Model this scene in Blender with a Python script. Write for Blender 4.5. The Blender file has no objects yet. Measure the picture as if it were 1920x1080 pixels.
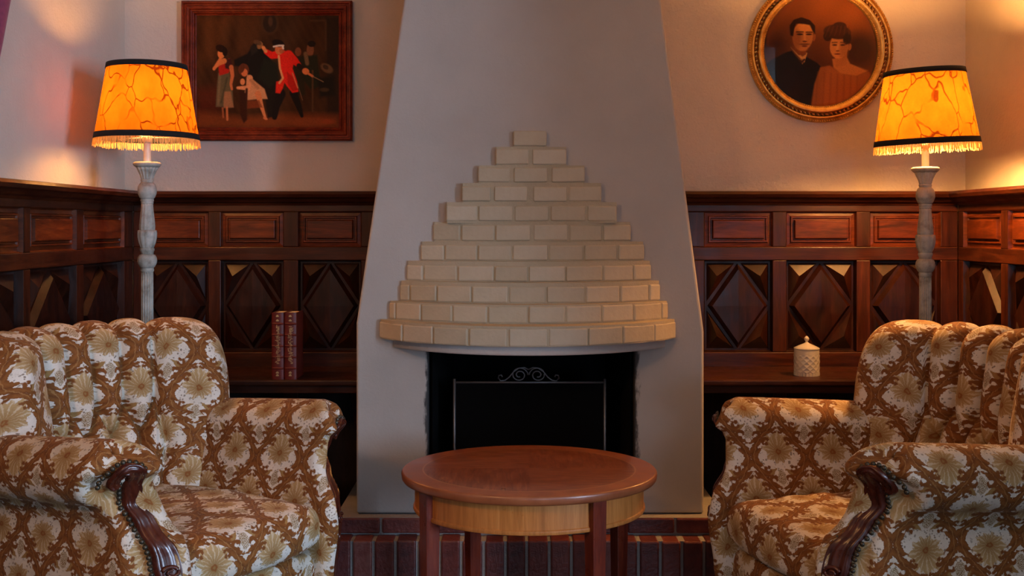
import bpy, bmesh, math, random
import numpy as np
from mathutils import Vector, Matrix
random.seed(7); rng = np.random.default_rng(7)
sc = bpy.context.scene
C = sc.collection
PI = math.pi

# ------------------------------------------------------------------ camera
EYE, FPX, HOR = 1.24, 2030.0, 425.0
cam = bpy.data.objects.new('camera', bpy.data.cameras.new('camera'))
C.objects.link(cam); sc.camera = cam
cam.location = (0, 0, EYE); cam.rotation_euler = (PI/2, 0, 0)
cam.data.sensor_width = 36; cam.data.lens = 36*FPX/1920
cam.data.shift_y = (HOR-540)/1920
cam.data.clip_start = .05

def PX(px, Y): return (px-960)/FPX*Y
def PZ(py, Y): return EYE-(py-HOR)/FPX*Y

# ------------------------------------------------------------------ world, daylight, exposure
w = bpy.data.worlds.new('world'); sc.world = w; w.use_nodes = True
w.node_tree.nodes['Background'].inputs[0].default_value = (.55, .68, 1, 1)
w.node_tree.nodes['Background'].inputs[1].default_value = .6
sc.view_settings.view_transform = 'Standard'; sc.view_settings.look = 'None'
sc.view_settings.gamma = 1; sc.view_settings.use_curve_mapping = False
sc.view_settings.exposure = 0.0
sc.cycles.use_denoising = True
sc.cycles.max_bounces = 7; sc.cycles.diffuse_bounces = 4; sc.cycles.use_adaptive_sampling = True; sc.cycles.adaptive_threshold = .025
sc.cycles.sample_clamp_indirect = 4
sc.cycles.blur_glossy = .5

def area(name, loc, direction, sx, sy, power, col):
    d = bpy.data.lights.new(name, 'AREA'); d.shape = 'RECTANGLE'; d.size = sx; d.size_y = sy
    d.energy = power; d.color = col
    o = bpy.data.objects.new(name, d); C.objects.link(o); o.location = loc
    o.rotation_euler = Vector(direction).to_track_quat('-Z', 'Z').to_euler()
    return o
DAY = (.52, .71, 1.0)
area('added_window_daylight', (3.68, -1.0, 1.45), (-1, .25, 0), 1.3, 1.2, 330, DAY)  # daylight of the unseen window added on the right
area('added_window_daylight', (1.55, -4.45, .98), (-.2, 1, 0), 1.5, 1.05, 38, DAY)  # weaker daylight of the unseen window added opposite the fireplace
LAMP_STRENGTH = 400.0
CEILING_STRENGTH = 95.0

# ------------------------------------------------------------------ material helpers
class Ex:
    """a shader value with arithmetic"""
    def __init__(s, nt, sock): s.nt, s.s = nt, sock
    def _op(s, op, *a):
        n = s.nt.nodes.new('ShaderNodeMath'); n.operation = op
        for i, v in enumerate((s,)+a):
            if isinstance(v, Ex): s.nt.links.new(v.s, n.inputs[i])
            else: n.inputs[i].default_value = v
        return Ex(s.nt, n.outputs[0])
    def __add__(s, o): return s._op('ADD', o)
    __radd__ = __add__
    def __sub__(s, o): return s._op('SUBTRACT', o)
    def __rsub__(s, o): return s._op('MULTIPLY', -1.0)._op('ADD', o)
    def __mul__(s, o): return s._op('MULTIPLY', o)
    __rmul__ = __mul__
    def __truediv__(s, o): return s._op('DIVIDE', o)
    def abs(s): return s._op('ABSOLUTE')
    def cos(s): return s._op('COSINE')
    def sin(s): return s._op('SINE')
    def sqrt(s): return s._op('SQRT')
    def round(s): return s._op('ROUND')
    def fract(s): return s._op('FRACT')
    def gt(s, o): return s._op('GREATER_THAN', o)
    def lt(s, o): return s._op('LESS_THAN', o)
    def max(s, o): return s._op('MAXIMUM', o)
    def min(s, o): return s._op('MINIMUM', o)
    def atan2(s, o): return s._op('ARCTAN2', o)
    def pow(s, o): return s._op('POWER', o)
    def step(s, width):       # soft step of a signed value around zero
        n = s.nt.nodes.new('ShaderNodeMapRange'); n.interpolation_type = 'SMOOTHSTEP'
        s.nt.links.new(s.s, n.inputs[0]); n.inputs[1].default_value = -width; n.inputs[2].default_value = width
        return Ex(s.nt, n.outputs[0])
    def range(s, a, b, c=0., d=1.):
        n = s.nt.nodes.new('ShaderNodeMapRange'); s.nt.links.new(s.s, n.inputs[0])
        for i, v in enumerate((a, b, c, d)): n.inputs[i+1].default_value = v
        return Ex(s.nt, n.outputs[0])

class Mat:
    def __init__(s, name, rough=.6, metal=0., **kw):
        s.m = bpy.data.materials.new(name); s.m.use_nodes = True
        s.nt = s.m.node_tree; s.b = s.nt.nodes['Principled BSDF']
        s.b.inputs['Roughness'].default_value = rough; s.b.inputs['Metallic'].default_value = metal
        for k, v in kw.items(): s.b.inputs[k.replace('_', ' ')].default_value = v
    def new(s, t): return s.nt.nodes.new(t)
    def link(s, a, b): s.nt.links.new(a.s if isinstance(a, Ex) else a, b)
    def coord(s, kind='Object', scale=(1, 1, 1)):
        c = s.new('ShaderNodeTexCoord'); m = s.new('ShaderNodeMapping')
        s.link(c.outputs[kind], m.inputs[0]); m.inputs['Scale'].default_value = scale
        return m.outputs[0]
    def noise(s, vec, scale, detail=4, rough=.55, dist=0.):
        n = s.new('ShaderNodeTexNoise'); s.link(vec, n.inputs['Vector'])
        n.inputs['Scale'].default_value = scale; n.inputs['Detail'].default_value = detail
        n.inputs['Roughness'].default_value = rough; n.inputs['Distortion'].default_value = dist
        return Ex(s.nt, n.outputs['Fac'])
    def ramp(s, fac, stops):
        r = s.new('ShaderNodeValToRGB'); s.link(fac, r.inputs[0]); e = r.color_ramp.elements
        while len(e) < len(stops): e.new(.5)
        for k, (p, c) in enumerate(stops): e[k].position = p; e[k].color = (*c, 1)
        return r.outputs[0]
    def mix(s, fac, a, b, mode='MIX'):
        n = s.new('ShaderNodeMix'); n.data_type = 'RGBA'; n.blend_type = mode
        if isinstance(fac, (int, float)): n.inputs[0].default_value = fac
        else: s.link(fac, n.inputs[0])
        for k, v in ((6, a), (7, b)):
            if isinstance(v, tuple): n.inputs[k].default_value = (*v, 1)
            else: s.link(v, n.inputs[k])
        return n.outputs[2]
    def col(s, v):
        if isinstance(v, tuple): s.b.inputs['Base Color'].default_value = (*v, 1)
        else: s.link(v, s.b.inputs['Base Color'])
    def bump(s, h, strength=.3, dist=.01):
        n = s.new('ShaderNodeBump'); n.inputs['Strength'].default_value = strength; n.inputs['Distance'].default_value = dist
        s.link(h, n.inputs['Height']); s.link(n.outputs[0], s.b.inputs['Normal'])

def plaster(name, c0, c1, bump=.5, scale=1.):
    m = Mat(name, .85); v = m.coord()
    n1 = m.noise(v, 3*scale, 5); m.col(m.ramp(n1, [(.3, c0), (.7, c1)]))
    n2 = m.noise(v, 110*scale, 3, .6); n3 = m.noise(v, 28*scale, 3)
    m.bump(n2*.6+n3*.8, bump, .006); return m.m

def wood(name, cols, grain=(1, 1, 1), rough=.38, coat=.08, scale=9., streak=1.):
    m = Mat(name, rough, Specular_IOR_Level=.28); v = m.coord(scale=grain)
    n = m.noise(v, scale, 6, .62, .7); n2 = m.noise(v, scale*6, 3, .6)
    f = n*.75+n2*.25
    m.col(m.ramp(f, [(.30, cols[0]), (.5, cols[1]), (.72, cols[2])]))
    m.b.inputs['Coat Weight'].default_value = coat; m.b.inputs['Coat Roughness'].default_value = .25
    r = m.noise(m.coord(), 14, 4); m.link(r.range(.3, .7, rough-.08, rough+.15), m.b.inputs['Roughness'])
    m.bump(n2*.5+n*.5, .12*streak, .004); return m.m

def plain(name, c, rough=.6, metal=0., var=.15, scale=25., **kw):
    m = Mat(name, rough, metal, **kw); v = m.coord(); n = m.noise(v, scale, 4)
    m.col(m.ramp(n, [(.25, tuple(x*(1-var) for x in c)), (.75, tuple(min(1, x*(1+var)) for x in c))]))
    m.bump(n, .08, .004); return m.m

M = {}
M['wall'] = plaster('cream_plaster', (.56, .50, .42), (.64, .575, .49), .55)
M['chimney'] = plaster('pale_chimney_plaster', (.44, .41, .375), (.52, .485, .445), .25)
M['ceiling'] = plaster('ceiling_plaster', (.6, .54, .45), (.66, .6, .5), .3)
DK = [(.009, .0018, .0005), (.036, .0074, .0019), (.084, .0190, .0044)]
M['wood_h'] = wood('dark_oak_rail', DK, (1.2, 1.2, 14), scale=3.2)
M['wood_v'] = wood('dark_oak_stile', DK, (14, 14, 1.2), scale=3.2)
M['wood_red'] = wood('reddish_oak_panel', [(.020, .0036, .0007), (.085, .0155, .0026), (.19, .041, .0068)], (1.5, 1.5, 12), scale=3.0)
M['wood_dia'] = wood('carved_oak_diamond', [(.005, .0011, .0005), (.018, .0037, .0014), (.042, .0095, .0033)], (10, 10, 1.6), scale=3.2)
M['board'] = wood('dark_backing_board', [(.006, .003, .002), (.012, .005, .003), (.02, .008, .004)], (8, 8, 1), rough=.6, coat=0)
M['shelf'] = wood('shelf_board', [(.010, .0024, .001), (.034, .0078, .003), (.07, .017, .0065)], (1.2, 9, 9), scale=3)
M['floor'] = wood('floor_boards', [(.02, .010, .006), (.05, .024, .012), (.08, .04, .02)], (1, 9, 9), rough=.5)
M['frame'] = wood('red_brown_frame', [(.06, .007, .002), (.16, .020, .005), (.27, .042, .010)], (4, 4, 4), scale=5, rough=.42, coat=0)
M['frame'].node_tree.nodes['Principled BSDF'].inputs['Specular IOR Level'].default_value = .2
M['table_top'] = None
M['table_leg'] = wood('mahogany_leg', [(.055, .008, .005), (.13, .020, .010), (.20, .038, .016)], (14, 14, 1.4), scale=3, rough=.3)
M['trim_wood'] = wood('carved_mahogany', [(.022, .005, .003), (.065, .012, .006), (.12, .028, .012)], (6, 6, 2), scale=5, rough=.24, coat=.5)
M['stud'] = plain('antique_brass_stud', (.070, .058, .040), .42, .7, .35, 90)
M['iron'] = plain('dark_iron', (.22, .22, .23), .5, .8)
M['screen'] = plain('sooty_mesh_panel', (.0016, .0017, .0020), .9, .0, .3, 60, Specular_IOR_Level=.12)
M['mortar'] = plaster('cream_mortar', (.43, .365, .25), (.50, .43, .30), .5, 2)
M['soot'] = plain('soot', (.005, .005, .0055), .95, 0, .5, 12, Specular_IOR_Level=.15)
M['concrete'] = plaster('grey_lintel', (.50, .47, .44), (.60, .56, .52), .4)
M['black'] = plain('black_velvet_band', (.006, .005, .005), .9)
M['white'] = plain('white_paint', (.7, .7, .68), .5)
M['page'] = plain('paper_pages', (.62, .50, .34), .8)
M['leather'] = plain('red_leather', (.105, .010, .006), .38, 0, .35, 45)
M['gilt'] = plain('gilt_print', (.55, .38, .18), .4, .6)
M['wax'] = plain('white_wax', (.92, .88, .84), .5, 0, .05, 10, Subsurface_Weight=.2)
M['curtain'] = plain('wine_curtain', (.26, .035, .075), .85, 0, .25, 60, Sheen_Weight=.3)
M['screw'] = plain('brass_fitting', (.5, .35, .12), .35, .9)

def cream_brick():
    m = Mat('cream_painted_brick', .62); v = m.coord('Object')
    oi = m.new('ShaderNodeObjectInfo')
    n = m.noise(v, 16, 5); rnd = Ex(m.nt, oi.outputs['Random'])
    f = n*.6+rnd*.4
    m.col(m.ramp(f, [(.2, (.45, .385, .265)), (.55, (.53, .46, .33)), (.85, (.60, .53, .40))]))
    m.bump(m.noise(v, 70, 4)*.7+n*.6, .35, .006); return m.m
M['brick'] = cream_brick()
def red_brick():
    m = Mat('glazed_red_brick', .42); v = m.coord('Object'); oi = m.new('ShaderNodeObjectInfo')
    rnd = Ex(m.nt, oi.outputs['Random']); n = m.noise(v, 22, 5, .65)
    f = n*.65+rnd*.35
    m.col(m.ramp(f, [(.25, (.040, .014, .016)), (.45, (.13, .030, .026)), (.62, (.20, .050, .038)), (.8, (.28, .11, .085))]))
    m.bump(m.noise(v, 80, 4)+n, .4, .006); return m.m
M['redbrick'] = red_brick()
M['grey_mortar'] = plaster('dark_mortar', (.26, .25, .24), (.36, .345, .33), .6, 2)

def verdigris():
    m = Mat('distressed_grey_green_paint', .6); v = m.coord('Object'); n = m.noise(v, 30, 6, .65)
    m.col(m.ramp(n, [(.3, (.20, .19, .155)), (.5, (.36, .36, .32)), (.75, (.50, .49, .44))]))
    m.bump(n, .3, .004); return m.m
M['lamp'] = verdigris()
M['cream_metal'] = plain('cream_painted_tube', (.72, .66, .52), .4)

def parchment(name, k):
    m = Mat(name, .6); nt = m.nt
    v = m.coord('Object', (1, 1, .62))
    nz = m.new('ShaderNodeTexNoise'); m.link(v, nz.inputs['Vector']); nz.inputs['Scale'].default_value = 7; nz.inputs['Detail'].default_value = 3
    vm = m.new('ShaderNodeVectorMath'); vm.operation = 'MULTIPLY_ADD'
    m.link(nz.outputs['Color'], vm.inputs[0]); vm.inputs[1].default_value = (.16, .16, .16); m.link(v, vm.inputs[2])
    vo = m.new('ShaderNodeTexVoronoi'); vo.feature = 'DISTANCE_TO_EDGE'; m.link(vm.outputs[0], vo.inputs['Vector'])
    vo.inputs['Scale'].default_value = 15
    e = Ex(nt, vo.outputs['Distance'])
    brk = m.noise(v, 12, 2).range(.34, .46)
    vein = (0.024-e).step(.012)*brk
    patch = m.noise(v, 13, 4).range(.35, .7)
    c = m.mix(patch, (.150*k, .041*k, .0022*k), (.185*k, .060*k, .0037*k))
    c = m.mix(vein*.92, c, (.030*k, .005*k, .0008*k))
    tr = m.new('ShaderNodeBsdfTranslucent'); df = m.new('ShaderNodeBsdfDiffuse'); mx = m.new('ShaderNodeMixShader')
    m.link(c, tr.inputs[0]); m.link(c, df.inputs[0]); mx.inputs[0].default_value = .42
    m.link(tr.outputs[0], mx.inputs[1]); m.link(df.outputs[0], mx.inputs[2])
    m.link(mx.outputs[0], nt.nodes['Material Output'].inputs[0]); return m.m
M['shade'] = parchment('veined_parchment', 1.53)
M['shade_darkened'] = parchment('darkened_veined_parchment', .37)  # same parchment darkened to offset the glow of the stronger bulb
def fringe_mat():
    m = Mat('gold_fringe', .7); tr = m.new('ShaderNodeBsdfTranslucent'); mx = m.new('ShaderNodeMixShader')
    n = m.noise(m.coord(), 60, 2); c = m.ramp(n, [(.3, (.75, .50, .16)), (.7, (.9, .70, .32))])
    m.link(c, tr.inputs[0]); m.col(c); mx.inputs[0].default_value = .45
    m.link(tr.outputs[0], mx.inputs[1]); m.link(m.b.outputs[0], mx.inputs[2])
    m.link(mx.outputs[0], m.nt.nodes['Material Output'].inputs[0]); return m.m
M['fringe'] = fringe_mat()
def bulb_mat(name, k):
    m = Mat(name); m.b.inputs['Emission Color'].default_value = (1, .435, .115, 1)
    m.b.inputs['Emission Strength'].default_value = LAMP_STRENGTH*k; m.col((.9, .8, .6)); return m.m
M['bulb'] = bulb_mat('lit_bulb', .53)
M['bulb_strong'] = bulb_mat('bright_lit_bulb', 3.0)
def gold():
    m = Mat('gilded_plaster', .34, .85); v = m.coord(); n = m.noise(v, 35, 5)
    m.col(m.ramp(n, [(.25, (.42, .21, .05)), (.5, (.66, .37, .10)), (.8, (.80, .50, .16))]))
    m.bump(n, .15, .003); return m.m
M['gold'] = gold()
M['gold_dark'] = plain('worn_dark_gilding', (.20, .085, .03), .4, .7, .4, 60)
def thin_glass():
    m = Mat('picture_glass'); t = m.new('ShaderNodeBsdfTransparent'); g = m.new('ShaderNodeBsdfGlossy'); g.inputs['Roughness'].default_value = .01
    f = m.new('ShaderNodeFresnel'); f.inputs[0].default_value = 1.32; mx = m.new('ShaderNodeMixShader')
    n = m.noise(m.coord(), 3); m.link(n.range(0, 1, .97, 1.), t.inputs[0])
    m.link(f.outputs[0], mx.inputs[0]); m.link(t.outputs[0], mx.inputs[1]); m.link(g.outputs[0], mx.inputs[2])
    m.link(mx.outputs[0], m.nt.nodes['Material Output'].inputs[0]); return m.m
M['glass_thin'] = thin_glass()
def cut_glass():
    m = Mat('cut_glass'); t = m.new('ShaderNodeBsdfTransparent'); g = m.new('ShaderNodeBsdfGlossy'); g.inputs['Roughness'].default_value = .08
    d = m.new('ShaderNodeBsdfDiffuse'); d.inputs[0].default_value = (.92, .88, .84, 1)
    lw = m.new('ShaderNodeLayerWeight'); lw.inputs[0].default_value = .35
    n = m.noise(m.coord(), 30); m.link(n.range(0, 1, .86, .98), t.inputs[0])
    m1 = m.new('ShaderNodeMixShader'); m1.inputs[0].default_value = .5; m.link(t.outputs[0], m1.inputs[1]); m.link(d.outputs[0], m1.inputs[2])
    m2 = m.new('ShaderNodeMixShader'); m.link(lw.outputs['Fresnel'], m2.inputs[0]); m.link(m1.outputs[0], m2.inputs[1]); m.link(g.outputs[0], m2.inputs[2])
    m.link(m2.outputs[0], m.nt.nodes['Material Output'].inputs[0]); return m.m
M['cutglass'] = cut_glass()
def print_mat(name, rough=.5, k=1.):
    m = Mat(name, rough, Specular_IOR_Level=.08); a = m.new('ShaderNodeVertexColor'); a.layer_name = 'print'
    n = m.noise(m.coord(), 240, 3).range(.3, .7, .86*k, 1.12*k)
    mm = m.new('ShaderNodeVectorMath'); mm.operation = 'SCALE'; m.link(a.outputs[0], mm.inputs[0]); m.link(n, mm.inputs['Scale'])
    m.link(mm.outputs[0], m.b.inputs['Base Color']); return m.m
M['painting'] = print_mat('aged_painting_print', .45)
M['portrait'] = print_mat('sepia_photo_print', .5)

def damask():
    m = Mat('gold_damask_velvet', .8); nt = m.nt
    W, H = .180, .255
    tc = m.new('ShaderNodeTexCoord'); nz = m.new('ShaderNodeTexNoise'); nz.inputs['Scale'].default_value = 45; nz.inputs['Detail'].default_value = 4
    m.link(tc.outputs['UV'], nz.inputs['Vector'])
    vm = m.new('ShaderNodeVectorMath'); vm.operation = 'MULTIPLY_ADD'
    m.link(nz.outputs['Color'], vm.inputs[0]); vm.inputs[1].default_value = (.013, .013, 0); m.link(tc.outputs['UV'], vm.inputs[2])
    nz2 = m.new('ShaderNodeTexNoise'); nz2.inputs['Scale'].default_value = 170; nz2.inputs['Detail'].default_value = 2; m.link(tc.outputs['UV'], nz2.inputs['Vector'])
    vm2 = m.new('ShaderNodeVectorMath'); vm2.operation = 'MULTIPLY_ADD'; m.link(nz2.outputs['Color'], vm2.inputs[0]); vm2.inputs[1].default_value = (.0075, .0075, 0); m.link(vm.outputs[0], vm2.inputs[2])
    sx = m.new('ShaderNodeSeparateXYZ'); m.link(vm2.outputs[0], sx.inputs[0])
    u = Ex(nt, sx.outputs[0])/W; v = Ex(nt, sx.outputs[1])/H
    p = (u-u.round()).abs()
    v2 = v*(2*PI)
    d = p-(v2.cos()*.195+.25)
    sel = d.gt(0.)
    pc = p+sel*(.5-p*2.)
    vv = v+sel*.5; vc = vv-vv.round()
    X = pc*W; Y = vc*H
    sn = v2.sin(); dist = d.abs()*W/(sn*sn*.75+1.).sqrt()
    # serrated acanthus band: overlapping leaf lobes
    ph = vc.abs()*8.-dist*38.
    saw = ((ph.fract()-.5).abs()*2.).pow(.8)
    ph2 = vc.abs()*26.+dist*60.; saw2 = (ph2.fract()-.5).abs()*2.
    swell = ((v2*2.).cos()*.5+.5)
    wd = saw*.0150+saw2*.0035+swell*.003+.0030
    band = (wd-dist).step(.0012)
    vein = (.0012-dist).step(.0008)
    # palmette flower: an inner and an outer crown of pointed petals
    Yf = Y-.016; r = (X*X+Yf*Yf).sqrt(); th = X.atan2(Yf)
    pet = ((th*4.5).cos().abs())
    pet2 = ((th*4.5).sin().abs())
    rp = (pet*.50+.50).max(pet2.pow(3.)*.42+.42)*(th.cos()*.30+1.)*.050*(saw2*.10+.93)
    flower = (rp-r).step(.0013)
    rib = (pet.range(.0, .22, 1., 0.)+pet.range(.93, 1., 0., .8))*flower*r.range(.008, .03)
    core = (.0085-r).step(.001)-(.0035-r).step(.001)
    # calyx leaves below the flower
    Yl = Y+.022; q = (X-.030).abs()+((Yl+X*.75)*1.9).abs()
    leaf = (.020-q).step(.0016)
    # trellis hearts
    Yh = Y+.056; hx = X/.0135; hy = Yh/.021
    oval = (1.-(hx*hx+hy*hy)).step(.12)
    g1 = ((X+Y)*190.).fract().gt(.62); g2 = ((X-Y)*190.).fract().gt(.62)
    hatch = oval*g1.max(g2)
    # curls
    def hook(cx, cy, rad, wdt, sgn):       # three-quarter scroll with a bead at its end
        a = X-cx; b = Y-cy; rr = (a*a+b*b).sqrt()
        ring = (wdt-(rr-rad).abs()).step(.0012)*(b*sgn+a*.7+rad*.55).step(.002)
        a2 = a+rad*.2; b2 = b-sgn*-rad*.75
        return ring.max((wdt*1.25-(a2*a2+b2*b2).sqrt()).step(.0012))
    curls = hook(.025, -.066, .0115, .0050, 1.).max(hook(.040, -.034, .0090, .0042, -1.)).max(hook(.035, .046, .0090, .0042, 1.)).max(hook(.011, .080, .0070, .0036, -1.))
    # sprigs
    vo = m.new('ShaderNodeTexVoronoi'); m.link(vm.outputs[0], vo.inputs['Vector']); vo.inputs['Scale'].default_value = 120
    spr = (.34-Ex(nt, vo.outputs['Distance'])).step(.06)*(m.noise(vm.outputs[0], 38, 2).range(.42, .52))
    fine = m.noise(tc.outputs['UV'], 420, 2)
    tone = m.noise(tc.outputs['UV'], 9, 3)
    c = m.mix(tone.range(.35, .65), (.64, .57, .47), (.78, .72, .63))
    c = m.mix(spr*.85, c, (.19, .145, .10))
    gold_c = m.mix(r.range(0., .045), (.27, .145, .045), (.46, .310, .140))
    c = m.mix(flower, c, gold_c)
    c = m.mix(rib*.85, c, (.66, .55, .39))
    c = m.mix(leaf, c, (.33, .19, .065))
    rust = m.mix(saw, (.135, .040, .0075), (.25, .092, .020))
    c = m.mix(band, c, rust)
    c = m.mix(vein*.5, c, (.45, .25, .09))
    c = m.mix(curls, c, (.19, .062, .012))
    c = m.mix(core, c, (.24, .085, .02))
    c = m.mix(oval*.8, c, (.70, .62, .48)); c = m.mix(hatch, c, (.26, .17, .08))
    c = m.mix(fine.range(.35, .65, .0, .14), c, (.10, .05, .015))
    m.col(c)
    pile = band.max(flower).max(curls).max(leaf)
    m.bump(pile*.8+fine*.5, .35, .0035)
    m.b.inputs['Sheen Weight'].default_value = .12; m.b.inputs['Sheen Roughness'].default_value = .4
    m.b.inputs['Sheen Tint'].default_value = (1, .8, .55, 1)
    m.b.inputs['Specular IOR Level'].default_value = .25
    return m.m
M['damask'] = damask()

def table_top_mat(a, b):
    m = Mat('veneered_table_top', .33); nt = m.nt
    s = m.new('ShaderNodeSeparateXYZ'); c = m.new('ShaderNodeTexCoord'); m.link(c.outputs['Object'], s.inputs[0])
    x = Ex(nt, s.outputs[0]); y = Ex(nt, s.outputs[1])
    r = ((x/a)*(x/a)+(y/b)*(y/b)).sqrt()
    g1 = m.noise(m.coord('Object', (3, 26, 3)), 4, 6, .6, .5); g2 = m.noise(m.coord('Object', (26, 3, 3)), 4, 6, .6, .5)
    q = (x*y).gt(0.)
    fig = m.mix(q, m.ramp(g1, [(.3, (.13, .032, .013)), (.55, (.24, .070, .026)), (.75, (.34, .115, .042))]),
                m.ramp(g2, [(.3, (.12, .028, .012)), (.55, (.22, .062, .024)), (.75, (.32, .105, .04))]))
    rim = m.ramp(m.noise(m.coord(), 18, 5), [(.3, (.20, .050, .018)), (.7, (.33, .10, .035))])
    line = (.006-(r-.83).abs()).step(.003)
    cc = m.mix(r.gt(.83), fig, rim); cc = m.mix(line*.7, cc, (.42, .19, .07))
    m.col(cc); m.b.inputs['Coat Weight'].default_value = .3; m.b.inputs['Coat Roughness'].default_value = .22
    m.link(m.noise(m.coord(), 9, 4).range(.3, .7, .27, .42), m.b.inputs['Roughness'])
    m.bump(g1, .06, .003); return m.m
M['apron'] = wood('satinwood_apron', [(.29, .095, .020), (.43, .150, .034), (.56, .215, .054)], (22, 22, 1.2), scale=3, rough=.35)

# ------------------------------------------------------------------ mesh helpers
class MB:
    def __init__(s): s.v, s.f, s.uv = [], [], []
    def add(s, vs, fs):
        o = len(s.v); s.v += [tuple(map(float, p)) for p in vs]; s.f += [tuple(i+o for i in f) for f in fs]; return s
    def box(s, x0, x1, y0, y1, z0, z1):
        return s.add([(x, y, z) for x in (x0, x1) for y in (y0, y1) for z in (z0, z1)],
                     [(0, 1, 3, 2), (4, 6, 7, 5), (0, 4, 5, 1), (2, 3, 7, 6), (0, 2, 6, 4), (1, 5, 7, 3)])
    def hexa(s, p):          # 8 corners: bottom ring 0-3, top ring 4-7
        return s.add(p, [(3, 2, 1, 0), (4, 5, 6, 7), (0, 1, 5, 4), (1, 2, 6, 5), (2, 3, 7, 6), (3, 0, 4, 7)])
    def prism(s, poly, fa, fb):    # poly of 2-D points, fa/fb map to the two end rings
        n = len(poly)
        return s.add([fa(*p) for p in poly]+[fb(*p) for p in poly],
                     [tuple(range(n))[::-1], tuple(range(n, 2*n))]+[(i, (i+1) % n, n+(i+1) % n, n+i) for i in range(n)])
    def grid(s, rows, closed=False):   # rows of equal length
        n, k = len(rows), len(rows[0]); vs = [p for r in rows for p in r]
        fs = [(i*k+j, i*k+(j+1) % k, (i+1)*k+(j+1) % k, (i+1)*k+j) for i in range(n-1) for j in range(k if closed else k-1)]
        return s.add(vs, fs)
    def lathe(s, prof, seg=32, flute=None, cx=0, cy=0, sx=1, sy=1, cap=True):
        rows = []
        for i, (r, z) in enumerate(prof):
            row = []
            for j in range(seg):
                a = 2*PI*j/seg
                rr = r*(1+(flute(i, a) if flute else 0))
                row.append((cx+rr*sx*math.cos(a), cy+rr*sy*math.sin(a), z))
            rows.append(row)
        o = len(s.v); s.grid(rows, True); n = len(rows)
        if cap: s.f += [tuple(o+j for j in range(seg))[::-1], tuple(o+(n-1)*seg+j for j in range(seg))]
        return s
    def tube(s, pts, rad, seg=8):
        P = [Vector(p) for p in pts]; rows = []; up = Vector((0, 0, 1))
        for i, p in enumerate(P):
            t = (P[min(i+1, len(P)-1)]-P[max(i-1, 0)]).normalized()
            a = t.cross(up if abs(t.z) < .9 else Vector((0, 1, 0))).normalized(); b = t.cross(a)
            r = rad(i/(len(P)-1)) if callable(rad) else rad
            rows.append([p+a*(r*math.cos(2*PI*k/seg))+b*(r*math.sin(2*PI*k/seg)) for k in range(seg)])
        o = len(s.v); s.grid(rows, True); n = len(rows)
        s.f += [tuple(o+j for j in range(seg)), tuple(o+(n-1)*seg+j for j in range(seg))[::-1]]
        return s
    def dome(s, c, nrm, r, seg=7, rings=3, flat=.8):
        n = Vector(nrm).normalized(); a = n.orthogonal().normalized(); b = n.cross(a); c = Vector(c); vs = []
        for i in range(rings):
            t = i/rings*PI/2
            vs += [c+a*(r*math.cos(t)*math.cos(2*PI*k/seg))+b*(r*math.cos(t)*math.sin(2*PI*k/seg))+n*(r*flat*math.sin(t)) for k in range(seg)]
        vs.append(c+n*(r*flat)); fs = []
        for i in range(rings-1): fs += [(i*seg+k, i*seg+(k+1) % seg, (i+1)*seg+(k+1) % seg, (i+1)*seg+k) for k in range(seg)]
        fs += [((rings-1)*seg+k, (rings-1)*seg+(k+1) % seg, rings*seg) for k in range(seg)]
        return s.add(vs, fs)
    def build(s, name, mat, parent=None, smooth=False, bevel=0., origin=None, fix=True, seg=2):
        me = bpy.data.meshes.new(name); vs = s.v
        if origin is not None:
            ox, oy, oz = origin; vs = [(x-ox, y-oy, z-oz) for x, y, z in vs]
        me.from_pydata(vs, [], s.f)
        if fix:
            bm = bmesh.new(); bm.from_mesh(me); bmesh.ops.recalc_face_normals(bm, faces=bm.faces); bm.to_mesh(me); bm.free()
        if smooth: me.shade_smooth()
        me.materials.append(M[mat] if isinstance(mat, str) else mat)
        o = bpy.data.objects.new(name, me); C.objects.link(o)
        if origin is not None: o.location = origin
        if parent: o.parent = parent
        if bevel:
            b = o.modifiers.new('bevel', 'BEVEL'); b.width = bevel; b.segments = seg; b.limit_method = 'ANGLE'; b.angle_limit = .6
        return o

def tag(o, label=None, cat=None, group=None, kind=None):
    for k, v in (('label', label), ('category', cat), ('group', group), ('kind', kind)):
        if v: o[k] = v
    return o
def empty(name, loc=(0, 0, 0), rz=0.):
    o = bpy.data.objects.new(name, None); C.objects.link(o); o.location = loc; o.rotation_euler = (0, 0, rz); o.empty_display_size = .1
    return o
def at_parent(o, parent):     # parent an object whose mesh is written in world coordinates
    o.parent = parent; o.matrix_parent_inverse = Matrix.Translation(-parent.location) if parent.rotation_euler.z == 0 else parent.matrix_basis.inverted()
    return o
def copy_tree(o, parent=None):
    c = o.copy(); C.objects.link(c); c.parent = parent
    for ch in [x for x in C.objects if x.parent == o]: copy_tree(ch, c)
    return c

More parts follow.
